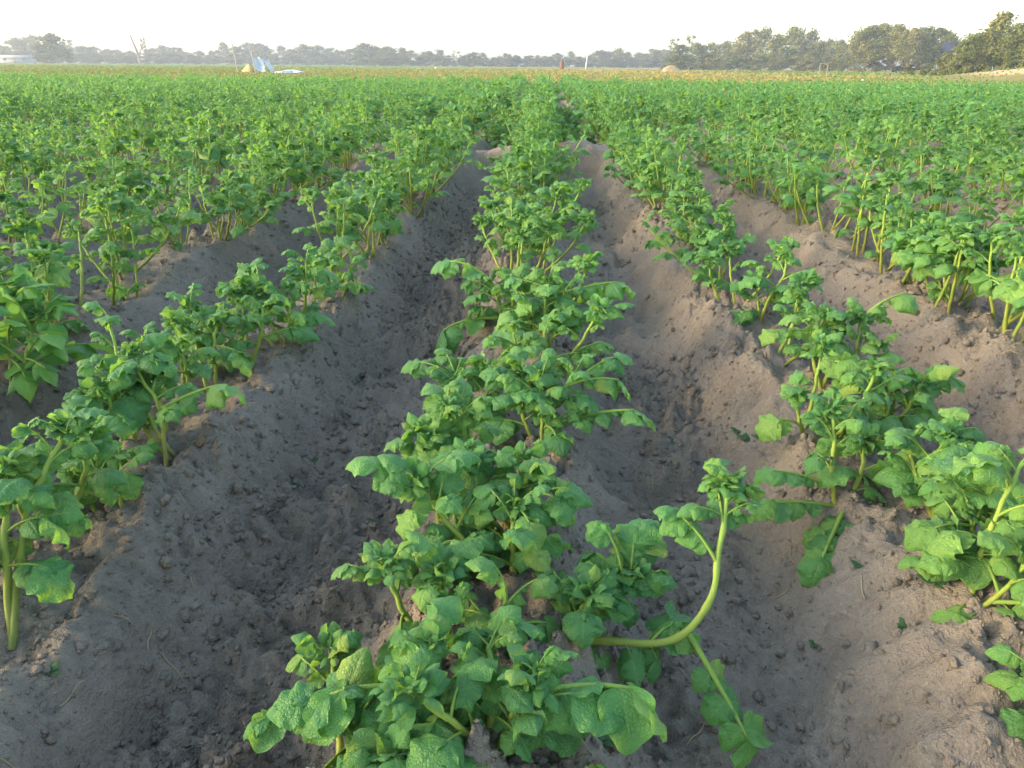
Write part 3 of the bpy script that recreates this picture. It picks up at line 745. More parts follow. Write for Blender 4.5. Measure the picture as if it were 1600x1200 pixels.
      leaves=[(1187, 495, 1135, 495, -.03, 'short'), (1225, 430, 1265, 425, .0, 'short'), (1180, 450, 1140, 440, .0, 'full'), (1228, 400, 1250, 370, .02, 'full')], n=4, size=.115),
 dict(row=1, base=(1068, 402), label='dense dark potato bush on the right ridge shoulder',
      stems=[[(1080, 370, 0), (1090, 330, .02)], [(1100, 370, .02), (1130, 330, .03)], [(1060, 370, .02), (1055, 330, .04)]],
      leaves=[(1060, 390, 1065, 420, -.04, 'full')], n=6, size=.12),
 # second row left
 dict(row=-2, base=(20, 625), kind='smooth', label='bright green potato plant with smooth pointed leaves at the left edge',
      stems=[[(15, 560, 0), (5, 470, .0)], [(40, 560, .0), (60, 490, .02)], [(-20, 560, 0), (-40, 480, 0)]],
      leaves=[(40, 500, 125, 470, -.02, 'smooth'), (30, 530, 110, 550, -.04, 'smooth'), (15, 560, 60, 610, -.08, 'smooth'), (10, 470, 30, 420, .0, 'smooth'), (20, 500, 60, 440, .02, 'smooth'), (5, 540, -60, 560, -.05, 'smooth'), (30, 500, 110, 510, -.03, 'smooth'), (40, 560, 90, 590, -.06, 'smooth')], n=5, size=.20),
]
PLACED = []                       # (row, y, root, label or None)
def to_plant(h, seed):
    r = np.random.default_rng(seed)
    bx, by = h['base']
    B = hit(bx, by) if by < 1250 else None
    if B is None:
        B = hit(bx, by)
    if 'at' in h:
        B = Vector((*h['at'], gz(*h['at'])))
    zb = -(CAM_M.inverted() @ B).z
    o = np.array(B); pl = Plant()
    kinds = (h.get('kind'),) if h.get('kind') else ('full', 'full', 'short')
    for si, path in enumerate(h['stems']):
        off = np.array([r.normal(0, .008), r.normal(0, .012), 0])
        pts = [off + np.array([0, 0, -0.02])] + [np.array(pix(px, py, zb + dz)) - o for px, py, dz in path]
        P = bezier(pts, 14)
        thick = 0.0060 if (h.get('bare') and si in h['bare']) else r.uniform(.0042, .0058)
        pl.stems.append((P, np.linspace(thick, thick * 0.55, len(P))))
        if h['n']:
            leafy(pl, P, r, h['n'] + 2 + int(r.integers(0, 2)), h['size'] * 0.98, 0.42, kinds, 0.055)
        else:
            M = np.eye(4); M[:3, :3] *= 0.075; M[:3, 3] = P[-1]; pl.tips.append(M)
            isb = bool(h.get('bare')) and si in h['bare']
            leafy(pl, P, r, 5 if isb else 7, h['size'] * (0.75 if isb else 1.0), 0.86 if isb else 0.45, kinds, 0)
    for a, b, c, d, dz, kd in h['leaves']:
        A = np.array(pix(a, b, zb)) - o
        # start the leaf stalk on the nearest stem
        best = None
        for P, rad in pl.stems:
            dd = np.linalg.norm((P - A)[:, [0, 2]], axis=1); q = int(np.argmin(dd))
            if best is None or dd[q] < best[0]: best = (dd[q], P[q])
        if best[0] < 0.06: A = 0.35 * A + 0.65 * best[1] if best[0] > 0.02 else best[1]
        E = np.array(pix(c, d, zb + dz)) - o
        di = IDX[kd][r.integers(len(IDX[kd]))]
        L = float(np.linalg.norm(E - A))
        if kd == 'short' and L * DESIGNS[di].term > 0.080: di = IDX['full'][r.integers(len(IDX['full']))]
        pl.leaves.append((di, leaf_frame(A, E - A, max(L, 0.06), r.uniform(-.2, .2))))
    return pl, B
for q, h in enumerate(HEROES):
    pl, B = to_plant(h, 900 + q)
    PLACED.append([h['row'], B.y, build_near(pl, B), h['label'], B.x])

for q, (row, x, y, hh_) in enumerate([(0, -0.13, 1.10, .20), (0, -0.12, 0.76, .15), (0, -0.17, 0.60, .14), (0, -0.02, 1.00, .15), (1, 0.62, 1.88, .22), (1, 0.60, 2.32, .24), (1, 0.63, 2.62, .25), (-1, -0.74, 1.72, .22), (-1, -0.76, 0.93, .17), (-1, -0.80, 1.30, .2),  (0, -0.02, 1.64, .24), (0, 0.04, 2.02, .26), (-1, -0.75, 1.43, .20), (1, 0.57, 1.44, .20), (-1, -0.70, 2.06, .26), (1, 0.66, 1.00, .17)]):
    pl = random_plant(2500 + q, stems=(3, 5), height=(hh_ * .75, hh_ * 1.1), size=.105, spread=1.0)
    PLACED.append([row, y, build_near(pl, (x, y, gz(x, y) - .005)), None, x])
# the rest of the rows up to the cross bund, each plant a thing of its own
MIDLIB = [random_plant(1000 + k) for k in range(14)]
LOWLIB = []
for k in range(14):
    lf, st = join_plant(MIDLIB[k], 'low', np.random.default_rng(k))
    LOWLIB.append((lf.build('foliage', M_LEAF), st.build('stem', M_STEM)))
prng = np.random.default_rng(77)
def inview(x, y, margin=0.5):
    c = CAM_M.inverted() @ Vector((x, y, 0.1))
    z = -c.z
    return z > 0.2 and abs(c.x) < z * 0.68 + margin and c.y > -z * 0.52 - margin * 0.6
cands = []
for row in range(-9, 9):
    xr = ROW_X0 + row * ROW_S
    y = 0.35 + prng.random() * 0.2
    while y < 8.2:
        xx = xr + prng.normal(0, 0.03)
        clear = min([math.hypot(xx - p[4], (y - p[1]) * 0.9) for p in PLACED if p[0] == row] + [9])
        hero_zone = {0: 1.6, -1: 1.55, 1: 1.25, -2: 1.0, 2: 0.0}.get(row, 0.0)
        gap = abs(y - BUND_Y) < 0.30 and abs(row) > 0
        if clear > 0.15 and y > hero_zone and inview(xx, y, 0.25) and not gap and prng.random() > 0.06:
            cands.append((math.hypot(xx, y), row, xx, y))
        y += prng.uniform(0.15, 0.24)
cands.sort()
cands = cands[:300 - len(PLACED)]
NEAR_MAX = cands[-1][0]
for q, (dist, row, x, y) in enumerate(cands):
    z = gz(x, y) - 0.005
    if dist < 3.6:
        sm = row in (-1, 1) and False
        pl = random_plant(3000 + q, stems=((2, 5), (3, 7), (4, 8))[int(prng.integers(3))], height=((.17, .27), (.20, .33), (.23, .36))[int(prng.integers(3))], size=prng.uniform(.095, .122), spread=1.0)
        root = build_near(pl, (x, y, z), hi=dist < 3.0)
    else:
        k = int(prng.integers(14)); s = prng.uniform(0.8, 1.2) * (1.2 if y > 6.9 and abs(row) < 2 else 1.0)
        root = bpy.data.objects.new('potato_plant', None); COL.objects.link(root); root.empty_display_size = 0.05
        root.location = (x, y, z); root.rotation_euler = (prng.normal(0, .06), prng.normal(0, .06), prng.uniform(0, 6.28)); root.scale = (s, s, s * prng.uniform(.9, 1.15))
        obj('stem', LOWLIB[k][1], root)
        tag(obj('foliage', LOWLIB[k][0], root), kind='stuff').color = (float(np.clip(1 - abs(prng.normal(0, .45)), 0, 1)), 1, 1, 1)
    PLACED.append([row, y, root, None, x])
rows = {}
for p in PLACED: rows.setdefault(p[0], []).append(p)
for k, lst in rows.items():
    lst.sort(key=lambda p: p[1])
    for n, p in enumerate(lst):
        tag(p[2], p[3] or '%s potato plant from the front in the %s' % (ORD[n + 1], row_name(k)), 'potato plant', GROUP)

# the rest of the crop out to the field edge reads as one green mass
def crop_plant(k, lev):
    pl = random_plant(5000 + k, stems=(4, 8), height=(0.21, 0.35), size=0.112, spread=1.0)
    lf, st = join_plant(pl, lev, np.random.default_rng(k), 1.0 if lev == 'low' else 0.8, lev == 'low')
    V = np.vstack(lf.V + st.V); n0 = lf.n
    Q1 = np.concatenate(lf.Q); Q2 = np.concatenate(st.Q) + n0; T2 = np.concatenate(st.T) + n0
    z = np.zeros(st.n)
    me = mesh('crop_plant', V, [Q1, Q2, T2], M_LEAF, {'lu': np.concatenate(lf.A['lu'] + [z]), 'lv': np.concatenate(lf.A['lv'] + st.A['lv']), 'rnd': np.concatenate(lf.A['rnd'] + [z])})
    me.materials.append(M_STEM)
    mi = np.zeros(len(Q1) + len(Q2) + len(T2), dtype=np.int32); mi[len(Q1):] = 1
    me.polygons.foreach_set('material_index', mi)
    o = bpy.data.objects.new('crop_plant', me); o.color = (1 - (k % 4) * 0.32, 1, 1, 1)
    return o
NLIB = 12
crop_lib = [crop_plant(k, 'low') for k in range(NLIB)] + [crop_plant(k, 'far') for k in range(NLIB)]
pts, rot, scl, pck = [], [], [], []
for row in range(-62, 62):
    xr = ROW_X0 + row * ROW_S
    y = 0.2 + prng.random() * 0.3
    while y < field_edge(xr) - 0.4 + 0.8 * prng.random():
        xx = xr + prng.normal(0, 0.035 if y < 7 else 0.07)
        dist = math.hypot(xx, y)
        if (dist > NEAR_MAX + 0.08 or not inview(xx, y, 0.25)) and not (abs(xx) < 0.5 and y < 0.6) and inview(xx, y, 2.2) and prng.random() > 0.06 + 0.5 * (fbm(np.array([xx * .8]), np.array([y * .8]), 97)[0] > 0.30) and not (abs(y - BUND_Y) < 0.22 and row != 0):
            pts.append((xx, y, 0.01 + 0.03 * prng.normal() if y > 7 else gz(xx, y)))
            rot.append((prng.normal(0, .07), prng.normal(0, .07), prng.uniform(0, 6.28)))
            scl.append(prng.uniform(0.78, 1.15) * (1.2 if abs(row) < 2 else 1.0) * (1.08 if y > 7 else 1.0))
            yl = int(np.clip(1.6 + 3.6 * fbm(np.array([xx * .22]), np.array([y * .22]), 88)[0] + prng.normal(0, .8), 0, 3))
            pck.append(4 * int(prng.integers(NLIB // 4)) + yl + (NLIB if dist > 13 else 0))
        y += prng.uniform(0.17, 0.25)
for k in range(150):
    y = 7.65 + 5.0 * prng.random() ** 1.3; xx = (-0.40, 0.27, -1.06, 0.95)[k % 4] + prng.normal(0, .10)
    if prng.random() > 0.30 + 0.12 * (y - 7): continue
    pts.append((xx, y, gz(xx, y))); rot.append((prng.normal(0, .1), prng.normal(0, .1), prng.uniform(0, 6.28))); scl.append(prng.uniform(.7, 1.0)); pck.append(int(prng.integers(NLIB)))
print('crop points', len(pts))
cme = bpy.data.meshes.new('potato_crop'); cme.from_pydata(pts, [], [])
for nm, ty, key, data in (('rot', 'FLOAT_VECTOR', 'vector', rot), ('scl', 'FLOAT', 'value', scl), ('pck', 'INT', 'value', pck)):
    cme.attributes.new(nm, ty, 'POINT').data.foreach_set(key, np.array(data, dtype=np.int32 if ty == 'INT' else np.float32).ravel())
crop = tag(obj('potato_crop', cme), 'dense green mass of potato plants filling the field beyond the cross bund', 'crop', kind='stuff')
ng = bpy.data.node_groups.new('scatter_crop', 'GeometryNodeTree')
ng.interface.new_socket('Geometry', in_out='INPUT', socket_type='NodeSocketGeometry')
ng.interface.new_socket('Geometry', in_out='OUTPUT', socket_type='NodeSocketGeometry')
gi = ng.nodes.new('NodeGroupInput'); go = ng.nodes.new('NodeGroupOutput')
iop = ng.nodes.new('GeometryNodeInstanceOnPoints'); jn = ng.nodes.new('GeometryNodeJoinGeometry')
for o in reversed(crop_lib):
    oi = ng.nodes.new('GeometryNodeObjectInfo'); oi.inputs['Object'].default_value = o; oi.inputs['As Instance'].default_value = True
    ng.links.new(oi.outputs['Geometry'], jn.inputs[0])
def named(nm, ty):
    nd = ng.nodes.new('GeometryNodeInputNamedAttribute'); nd.data_type = ty; nd.inputs['Name'].default_value = nm
    return nd.outputs['Attribute']
e2r = ng.nodes.new('FunctionNodeEulerToRotation'); ng.links.new(named('rot', 'FLOAT_VECTOR'), e2r.inputs[0])
ng.links.new(gi.outputs[0], iop.inputs['Points']); ng.links.new(jn.outputs[0], iop.inputs['Instance'])
iop.inputs['Pick Instance'].default_value = True
ng.links.new(named('pck', 'INT'), iop.inputs['Instance Index']); ng.links.new(e2r.outputs[0], iop.inputs['Rotation']); ng.links.new(named('scl', 'FLOAT'), iop.inputs['Scale'])
ng.links.new(iop.outputs[0], go.inputs[0])
crop.modifiers.new('scatter', 'NODES').node_group = ng

# ------------------------------------------------------------------ weeds and straw on the soil
def weed_mesh(seed):
    r = np.random.default_rng(seed); j = Join(); n = int(r.integers(4, 7))
    for k in range(n):
        a = k * 2.4 + r.uniform(-.3, .3); el = r.uniform(.1, .7)
        V, Q, lu, lv = GRIDS['mid'][N_CR + int(r.integers(N_SM))]
        j.add(xf(V, leaf_frame([0, 0, 0.15 * r.random()], [math.cos(a) * math.cos(el), math.sin(a) * math.cos(el), math.sin(el)], r.uniform(.5, 1.0))), Q, None, lu=lu, lv=lv, rnd=r.random() * .3)
    V, Q, T = tube(np.array([[0, 0, -.2], [0, 0, .2]]), [.04, .03], 5); j.add(V, Q, T, lu=0, lv=.5, rnd=.2)
    return j.build('weed', M_WEED)
WEEDS = [weed_mesh(700 + k) for k in range(5)]
weed_spots = [('tiny green weed at the bottom of the left furrow near the bottom edge', 405, 1125, .020), ('tiny weed tuft on the crumbly soil by the hollow at lower left', 78, 1040, .022),
              ('small two-leaved seedling in the left furrow beside the drooping leaves', 580, 812, .030), ('small dark weed on the far side of the left furrow floor', 455, 750, .022),
              ('small weed at the foot of the right ridge near the bent clod', 1340, 890, .022), ('little weed rosette under the large right-hand plant', 1455, 935, .035),
              ('tiny weed on the right ridge flank below the big stems', 1418, 965, .022), ('pale single weed sprout on the right furrow floor', 1272, 1008, .018),
              ('small weed patch at the middle of the right furrow', 1165, 685, .035), ('thin weed tuft in the right furrow left of the weed patch', 1150, 690, .030), ('small weed on the right ridge flank above the furrow', 1185, 680, .025),
              ('small weed beside the shaded lump in the right furrow', 1050, 690, .03), ('seedling on bare soil at the foot of the front plant', 945, 1170, .022), ('tiny weed in the left furrow under the bushy ridge plant', 490, 715, .022)]
for q, (lab, px, py, s) in enumerate(weed_spots):
    p = hit(px, py)
    o = obj('weed', WEEDS[q % 5], None, Matrix.Translation((p.x, p.y, gz(p.x, p.y) + s * 0.1)) @ Matrix.Rotation(q * 1.3, 4, 'Z') @ Matrix.Scale(s * 0.8, 4))
    tag(o, lab, 'weed', 'tiny weeds on the furrow soil')
sj = Join()
for k in range(130):
    y = 0.6 + 3.0 * prng.random() ** 1.3; x = prng.uniform(-1, 1) * (0.45 + 0.7 * y); a = prng.uniform(0, 6.28); L = prng.uniform(.015, .05)
    t = np.linspace(-.5, .5, 5); bend = prng.uniform(-.3, .3)
    px = x + L * (np.cos(a) * t - np.sin(a) * bend * t * t); py = y + L * (np.sin(a) * t + np.cos(a) * bend * t * t)
    V, Q, T = tube(np.stack([px, py, ground_h(px, py) + 0.003], -1), 0.0006 + 0.0005 * prng.random(), 4); sj.add(V, Q, T)
tag(obj('straw_litter', sj.build('straw_litter', M_STRAW)), 'dry straw stalks lying scattered on the soil', 'straw', kind='stuff')

# ------------------------------------------------------------------ grass beyond the field
gj_v, gj_t, gj_r = [], [], []
NG = 30000
gy = 24 + 150 * prng.random(NG) ** 2.0; gx_ = prng.uniform(-1, 1, NG) * (0.8 * gy + 4)
ok = gy > field_edge(gx_) + 0.2
gx_, gy = gx_[ok], gy[ok]
hh = prng.uniform(.03, .11, len(gx_)) * (1 + 0.010 * (gy - 30))
zz = ground_h(gx_, gy, False); ww = 0.02 + 0.0016 * gy
a = prng.uniform(0, 3.14, len(gx_)); lean = prng.normal(0, .3, (len(gx_), 2)) * hh[:, None]
dx, dy = np.cos(a) * ww, np.sin(a) * ww
GV = np.stack([np.stack([gx_ - dx, gy - dy, zz - .02], -1), np.stack([gx_ + dx, gy + dy, zz - .02], -1), np.stack([gx_ + lean[:, 0], gy + lean[:, 1], zz + hh], -1)], 1).reshape(-1, 3)
grn = np.clip(0.36 + 0.010 * gx_ + 0.25 * fbm(gx_ * .12, gy * .12, 83), 0.02, 0.98) * 1.0
tag(obj('grass', mesh('grass', GV, [np.arange(len(GV)).reshape(-1, 3)], M_GRASS, {'rnd': np.repeat(grn, 3)}, smooth=False)), 'dry yellow green grass on the flat land beyond the potato field', 'grass', kind='stuff')

# ------------------------------------------------------------------ trees
def crown_geo(seed, style, nq, qs):
    r = np.random.default_rng(seed); j = Join()
    base = {'round': 0.06, 'tall': 0.06, 'sparse': 0.40, 'trunky': 0.26, 'bush': 0.0}[style]
    wid = {'round': 0.50, 'tall': 0.27, 'sparse': 0.25, 'trunky': 0.42, 'bush': 0.75}[style]
    nl = {'round': 30, 'tall': 20, 'sparse': 9, 'trunky': 32, 'bush': 16}[style]
    lobes = []
    for k in range(nl):
        t = (k + r.random()) / nl
        prof = math.sin(math.pi * min(1, 0.22 + 0.74 * t)) ** 0.6
        az = r.uniform(0, 6.28); rr = wid * prof * math.sqrt(r.random()) * 0.85
        c = np.array([rr * math.cos(az), rr * math.sin(az), base + (1 - base) * (0.06 + 0.86 * t)])
        s = r.uniform(0.12, 0.21) * (0.6 if style == 'sparse' else 1) * (0.7 + 0.5 * (1 - t))
        lobes.append((c, np.array([s, s, s * r.uniform(.6, .95)])))
    n = nq // nl
    for c, s in lobes:
        d = r.normal(size=(n, 3)); d /= np.linalg.norm(d, axis=1)[:, None]
        p = c + d * s * (r.random((n, 1)) ** 0.35) * (1 + 0.25 * r.normal(size=(n, 1)))
        p[:, 2] = np.minimum(p[:, 2], 1.0)
        a = r.normal(size=(n, 3)) + 0.6 * np.cross(d, [0, 0, 1.0]); a /= np.linalg.norm(a, axis=1)[:, None]
        b = np.cross(d + 0.6 * r.normal(size=(n, 3)), a); b /= np.linalg.norm(b, axis=1)[:, None]
        q = qs * r.uniform(.5, 1.3, (n, 1))
        V = np.stack([p - a * q, p - b * q * .7, p + a * q, p + b * q * .7], 1).reshape(-1, 3)
        j.add(V, np.arange(4 * n).reshape(-1, 4), None, rnd=np.repeat(r.uniform(0, .3, n) + r.uniform(0, .7), 4))
    return j, lobes
def trunk_geo(lobes, seed, base_r=0.022):
    r = np.random.default_rng(seed); j = Join()
    top = 0.62
    P = np.array([[0, 0, -0.02], [r.normal(0, .01), r.normal(0, .01), .2], [r.normal(0, .02), r.normal(0, .02), .42], [r.normal(0, .03), r.normal(0, .03), top]])
    V, Q, T = tube(bezier(P, 9), np.linspace(base_r, base_r * .4, 10)[:len(bezier(P, 9))], 7); j.add(V, Q, T)
    for c, s in lobes[::2]:
        z0 = max(0.12, min(top, c[2] - 0.16)); p0, _ = along(bezier(P, 9), (z0 + .02) / (top + .02))
        V, Q, T = tube(bezier([p0, (p0 + c) / 2 + [0, 0, .03], c], 6), np.linspace(base_r * .5, base_r * .12, 7), 5); j.add(V, Q, T)
    return j
TREE = {}
for style, cnt, nq, qs in (('round', 6, 3000, .034), ('tall', 3, 1800, .028), ('sparse', 3, 400, .024), ('trunky', 5, 6000, .022), ('bush', 3, 2600, .040)):
    TREE[style] = []
    for k in range(cnt):
        j, lb = crown_geo(1500 + 37 * k + len(style), style, nq, qs)
        TREE[style].append((j.build('crown', M_CROWN, smooth=False), j.build('crown', M_CROWN_SUNLIT, smooth=False), trunk_geo(lb, 1600 + k, 0.012 if style != 'bush' else .006).build('trunk', M_BARK)))
trng = np.random.default_rng(31)
def tree(px, py, dist, style, label, w=1.0, group=None, cat='tree', name=None, base_z=None, sink=0.0):
    p = bearing(px, dist); zb = float(ground_h(np.array([p.x]), np.array([p.y]), False)[0])
    h = top_height(px, py, dist) - zb
    root = bpy.data.objects.new(name or ('broadleaf_tree' if style != 'bush' else 'bush'), None); COL.objects.link(root)
    root.location = (p.x, p.y, zb - sink); root.rotation_euler = (0, 0, trng.uniform(0, 6.28)); root.scale = (h * w, h * w, h + sink)
    c, cw, t = TREE[style][int(trng.integers(len(TREE[style])))]
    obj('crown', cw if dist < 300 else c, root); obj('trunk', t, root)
    return tag(root, label, cat, group)
FAR_LEFT = [(-30, 76, 1), (8, 69, 0), (26, 59, 3), (42, 69, 0), (58, 54, 0), (83, 52, 4), (100, 68, 0), (112, 66, 2), (118, 60, 2), (132, 71, 0), (150, 72, 0), (170, 76, 0), (186, 77, 0), (203, 79, 0), (238, 75, 0),
            (262, 71, 0), (279, 73, 0), (296, 81, 0), (311, 79, 0), (334, 79, 0), (350, 66, 1), (372, 72, 0), (391, 66, 0), (406, 67, 0), (421, 74, 0), (443, 70, 1), (457, 76, 0), (481, 69, 0), (500, 70, 0),
            (519, 74, 0), (536, 79, 0), (552, 75, 0)]
CENTRE = [(571, 67, 0), (587, 72, 0), (605, 72, 0), (627, 73, 1), (642, 78, 0), (668, 79, 0), (686, 76, 1), (700, 86, 0), (713, 78, 2), (728, 86, 0), (740, 81, 0), (753, 82, 1), (771, 89, 0), (790, 83, 0), (806, 86, 0),
          (829, 92, 0), (841, 86, 1), (852, 87, 0), (872, 83, 0), (890, 80, 1), (905, 88, 0), (922, 86, 0), (938, 78, 0), (951, 80, 0), (966, 75, 1), (978, 81, 0), (1001, 82, 0), (1021, 76, 0), (1037, 77, 0)]
RIGHT = [(1053, 57, 2), (1077, 52, 2), (1061, 68, 0), (1092, 67, 0), (1110, 66, 0), (1128, 64, 0), (1146, 67, 0), (1172, 45, 3), (1188, 40, 1), (1216, 53, 0), (1238, 40, 3), (1260, 43, 1), (1277, 63, 0), (1291, 60, 0), (1307, 62, 0), (1330, 66, 0)]
NEARR = [(1350, 40, 5), (1372, 36, 5), (1394, 38, 5), (1417, 44, 5), (1441, 41, 5), (1463, 44, 5), (1483, 62, 5)]
EDGE = [(1513, 52, 5, 105), (1533, 46, 5, 100), (1557, 18, 1, 112), (1580, 36, 5, 96), (1604, -4, 2, 100), (1618, 30, 5, 98), (1645, 40, 5, 95)]
STY = {0: 'round', 1: 'tall', 2: 'sparse', 3: 'round', 4: 'round', 5: 'trunky'}
def ordn(n): return ORD[n]
for n, (px, py, s) in enumerate(FAR_LEFT):
    tree(px, py, 430 + 60 * trng.random() if s != 4 else 330, STY[s], '%s tree from the left in the bluish hazy treeline left of the white sheets' % ordn(n + 1) if px < 400 else
         '%s tree right of the white sheets in the bluish hazy far treeline' % ordn(n - 22), 1.45, 'hazy trees along the left skyline')
for n, (px, py, s) in enumerate(CENTRE):
    tree(px, py, 360 + 50 * trng.random(), STY[s], '%s tree from the left in the low grey treeline above the centre row' % ordn(n + 1), 1.6, 'low trees along the middle skyline')
for n, (px, py, s) in enumerate(RIGHT):
    tree(px, py, 215 + 40 * trng.random(), STY[s], '%s tree from the left in the olive treeline right of the utility pole' % ordn(n + 1), 1.0, 'olive trees along the right skyline')
for n, (px, py, s) in enumerate(NEARR):
    tree(px, py, 165 + 20 * trng.random(), STY[s], '%s tree from the left in the tall clump with pale trunks' % ordn(n + 1), 1.0, 'tall clump of trees with pale trunks')
for n, (px, py, s, d) in enumerate(EDGE):
    tree(px, py, d, STY[s], '%s tree from the left in the tallest clump at the right edge' % ordn(n + 1), 1.25, 'tallest trees at the right edge')
for n, px in enumerate(range(-20, 1040, 21)):
    hz = 96.5 + 0.0079 * px
    tree(px + 6 * trng.random(), hz - 11 - 6 * trng.random(), 420 - 60 * (px > 560), 'bush', '%s low shrub from the left at the foot of the far treeline' % (ORD[n + 1] if n + 1 < len(ORD) else 'fifty-%d' % n), 2.2, 'low shrubs under the far treeline', 'shrub', 'shrub')
for n, px in enumerate(range(1045, 1500, 24)):
    tree(px + 6 * trng.random(), 90 - 6 * trng.random(), 205 - 20 * (px > 1330), 'bush', '%s olive shrub from the left under the right treeline' % ORD[n + 1], 1.7, 'olive shrubs under the right treeline', 'shrub', 'shrub')
for n, (px, py, d) in enumerate([(1474, 84, 96), (1488, 76, 97), (1505, 72, 94), (1528, 78, 95), (1572, 76, 94), (1600, 72, 92), (1420, 100, 110), (1448, 98, 105)]):
    tree(px, py, d, 'bush', '%s yellow-green bush from the left below the clump at the right edge' % ORD[n + 1], 1.1, 'bushes behind the sandy bank', 'bush')

# ------------------------------------------------------------------ poles, sheets, person, small things at the far side
M_POLE = simple('pole', (0.36, 0.33, 0.28), 0.8, 0.2, 3.0)
M_DARKWOOD = simple('dead_wood', (0.22, 0.17, 0.13), 0.9, 0.3, 4.0)
M_SHEET = simple('plastic_sheet', (0.50, 0.55, 0.66), 0.4, 0.25, 2.0, 0.05, 0.5)
M_WHITE = simple('white_plastic', (0.82, 0.80, 0.74), 0.4, 0.05, 6.0, 0, 0.5)
def pole(px0, py0, px1, py1, dist, rad, mat, name, label, cat):
    a = bearing(px0, dist); b = bearing(px1, dist); a.z = gz(a.x, a.y) - .2; b.z = top_height(px1, py1, dist)
    P = np.array([np.array(a) * (1 - t) + np.array(b) * t for t in np.linspace(0, 1, 6)]); P[1:-1, 0] += 0.02 * trng.normal(size=4)
    V, Q, T = tube(P - np.array(a), np.linspace(rad, rad * .7, 6), 8)
    return tag(obj(name, mesh(name, V, [Q, T], mat), None, Matrix.Translation(a)), label, cat)
D1 = 78.0
pole(371, 107, 365, 57, D1, .055, M_POLE, 'bamboo_pole', 'tall thin pale pole leaning beside the white sheets', 'pole')
pole(399, 107, 394, 80, D1, .05, M_POLE, 'tent_post', 'short pale post leaning against the white sheet', 'post')
pole(915, 107, 917, 87, 170, .13, simple('concrete', (0.55, 0.56, 0.58), 0.8, 0.1, 2.0), 'utility_pole', 'pale concrete utility pole in front of the middle treeline', 'pole')
# hanging sheet: cloth strip over the post; an arched strip; a heap on the ground
def strip(pix_path, dist, half_w, name, label, cat, mat, thick=0.03, seed=1):
    r = np.random.default_rng(seed)
    pts = []
    for px, py in pix_path:
        p = bearing(px, dist); p.z = top_height(px, py, dist); pts.append(np.array(p))
    P = bezier(pts, 14); o = P[0].copy(); o[2] = gz(P[0][0], P[0][1])
    n = len(P); T = np.gradient(P, axis=0); T /= np.linalg.norm(T, axis=1)[:, None]
    view = np.array([-0.25, 1.0, 0]); side = np.cross(T, view); side /= np.linalg.norm(side, axis=1)[:, None]
    m = 7; V = []
    for lay in (0, 1):
        for i_ in range(n):
            for k in range(m):
                f = (k / (m - 1) - .5) * 2
                V.append(P[i_] + side[i_] * f * half_w * (1 + .25 * math.sin(3 * i_ / n + 1)) + view * (0.5 * half_w * math.cos(2.4 * f) + .08 * r.normal() * half_w + lay * thick))
    V = np.array(V) - o
    i_ = np.arange(n - 1)[:, None] * m + np.arange(m - 1)[None]; Q1 = np.stack([i_, i_ + 1, i_ + m + 1, i_ + m], -1).reshape(-1, 4)
    Q2 = Q1[:, ::-1] + n * m
    ring = [k for k in range(m)] + [i2 * m + m - 1 for i2 in range(1, n)] + [(n - 1) * m + k for k in range(m - 2, -1, -1)] + [i2 * m for i2 in range(n - 2, 0, -1)]
    Q3 = np.array([[ring[k], ring[(k + 1) % len(ring)], ring[(k + 1) % len(ring)] + n * m, ring[k] + n * m] for k in range(len(ring))])
    return tag(obj(name, mesh(name, V, [Q1, Q2, Q3], mat), None, Matrix.Translation(Vector(o))), label, cat)
strip([(404, 111), (406, 103), (403, 95), (401, 90)], D1, .32, 'hanging_sheet', 'white plastic sheet hanging upright from the short post', 'plastic sheet', M_SHEET, seed=3)
strip([(426, 111), (421, 103), (416, 95), (410, 91)], D1, .17, 'arched_sheet', 'narrow white sheet curving down like an arch', 'plastic sheet', M_SHEET, seed=4)
def mound(px0, px1, py_top, py_base, dist, mat, name, label, cat, seed, rough=.25, depth=0.5):
    r = np.random.default_rng(seed)
    a = bearing((px0 + px1) / 2, dist); w = (bearing(px1, dist) - bearing(px0, dist)).length / 2; h = max(0.1, top_height((px0 + px1) / 2, py_top, dist) - gz(a.x, a.y))
    n, m = 20, 9; V = []
    for i_ in range(m):
        t = i_ / (m - 1)
        for k in range(n):
            an = 2 * math.pi * k / n; rr = (1 - t) ** 0.6 * (1 + rough * math.sin(3 * an + seed) * .5 + rough * .5 * r.normal() * (1 - t))
            V.append([w * rr * math.cos(an), w * depth * rr * math.sin(an), h * t * (1 + rough * .4 * math.sin(2 * an + 2 * seed) * (1 - t)) - .03])
    i_ = np.arange(m - 1)[:, None] * n; k = np.arange(n)[None]; k2 = (k + 1) % n
    Q = np.stack([i_ + k, i_ + k2, i_ + n + k2, i_ + n + k], -1).reshape(-1, 4)
    a.z = gz(a.x, a.y)
    return tag(obj(name, mesh(name, np.array(V), [Q], mat), None, Matrix.Translation(a)), label, cat)
mound(434, 478, 108, 113, D1 - 4, M_SHEET, 'sheet_heap', 'crumpled pale blue plastic sheet lying in a heap on the grass', 'plastic sheet', 3, 1.0)
mound(377, 400, 99, 111, D1 + 1, M_STRAW, 'straw_heap', 'small brown straw heap between the tall pole and the white sheet', 'straw heap', 5, .4)
mound(1034, 1064, 101, 112, 120, M_STRAW, 'straw_heap', 'pale straw heap at the grass edge below the olive trees', 'straw heap', 9, .5)
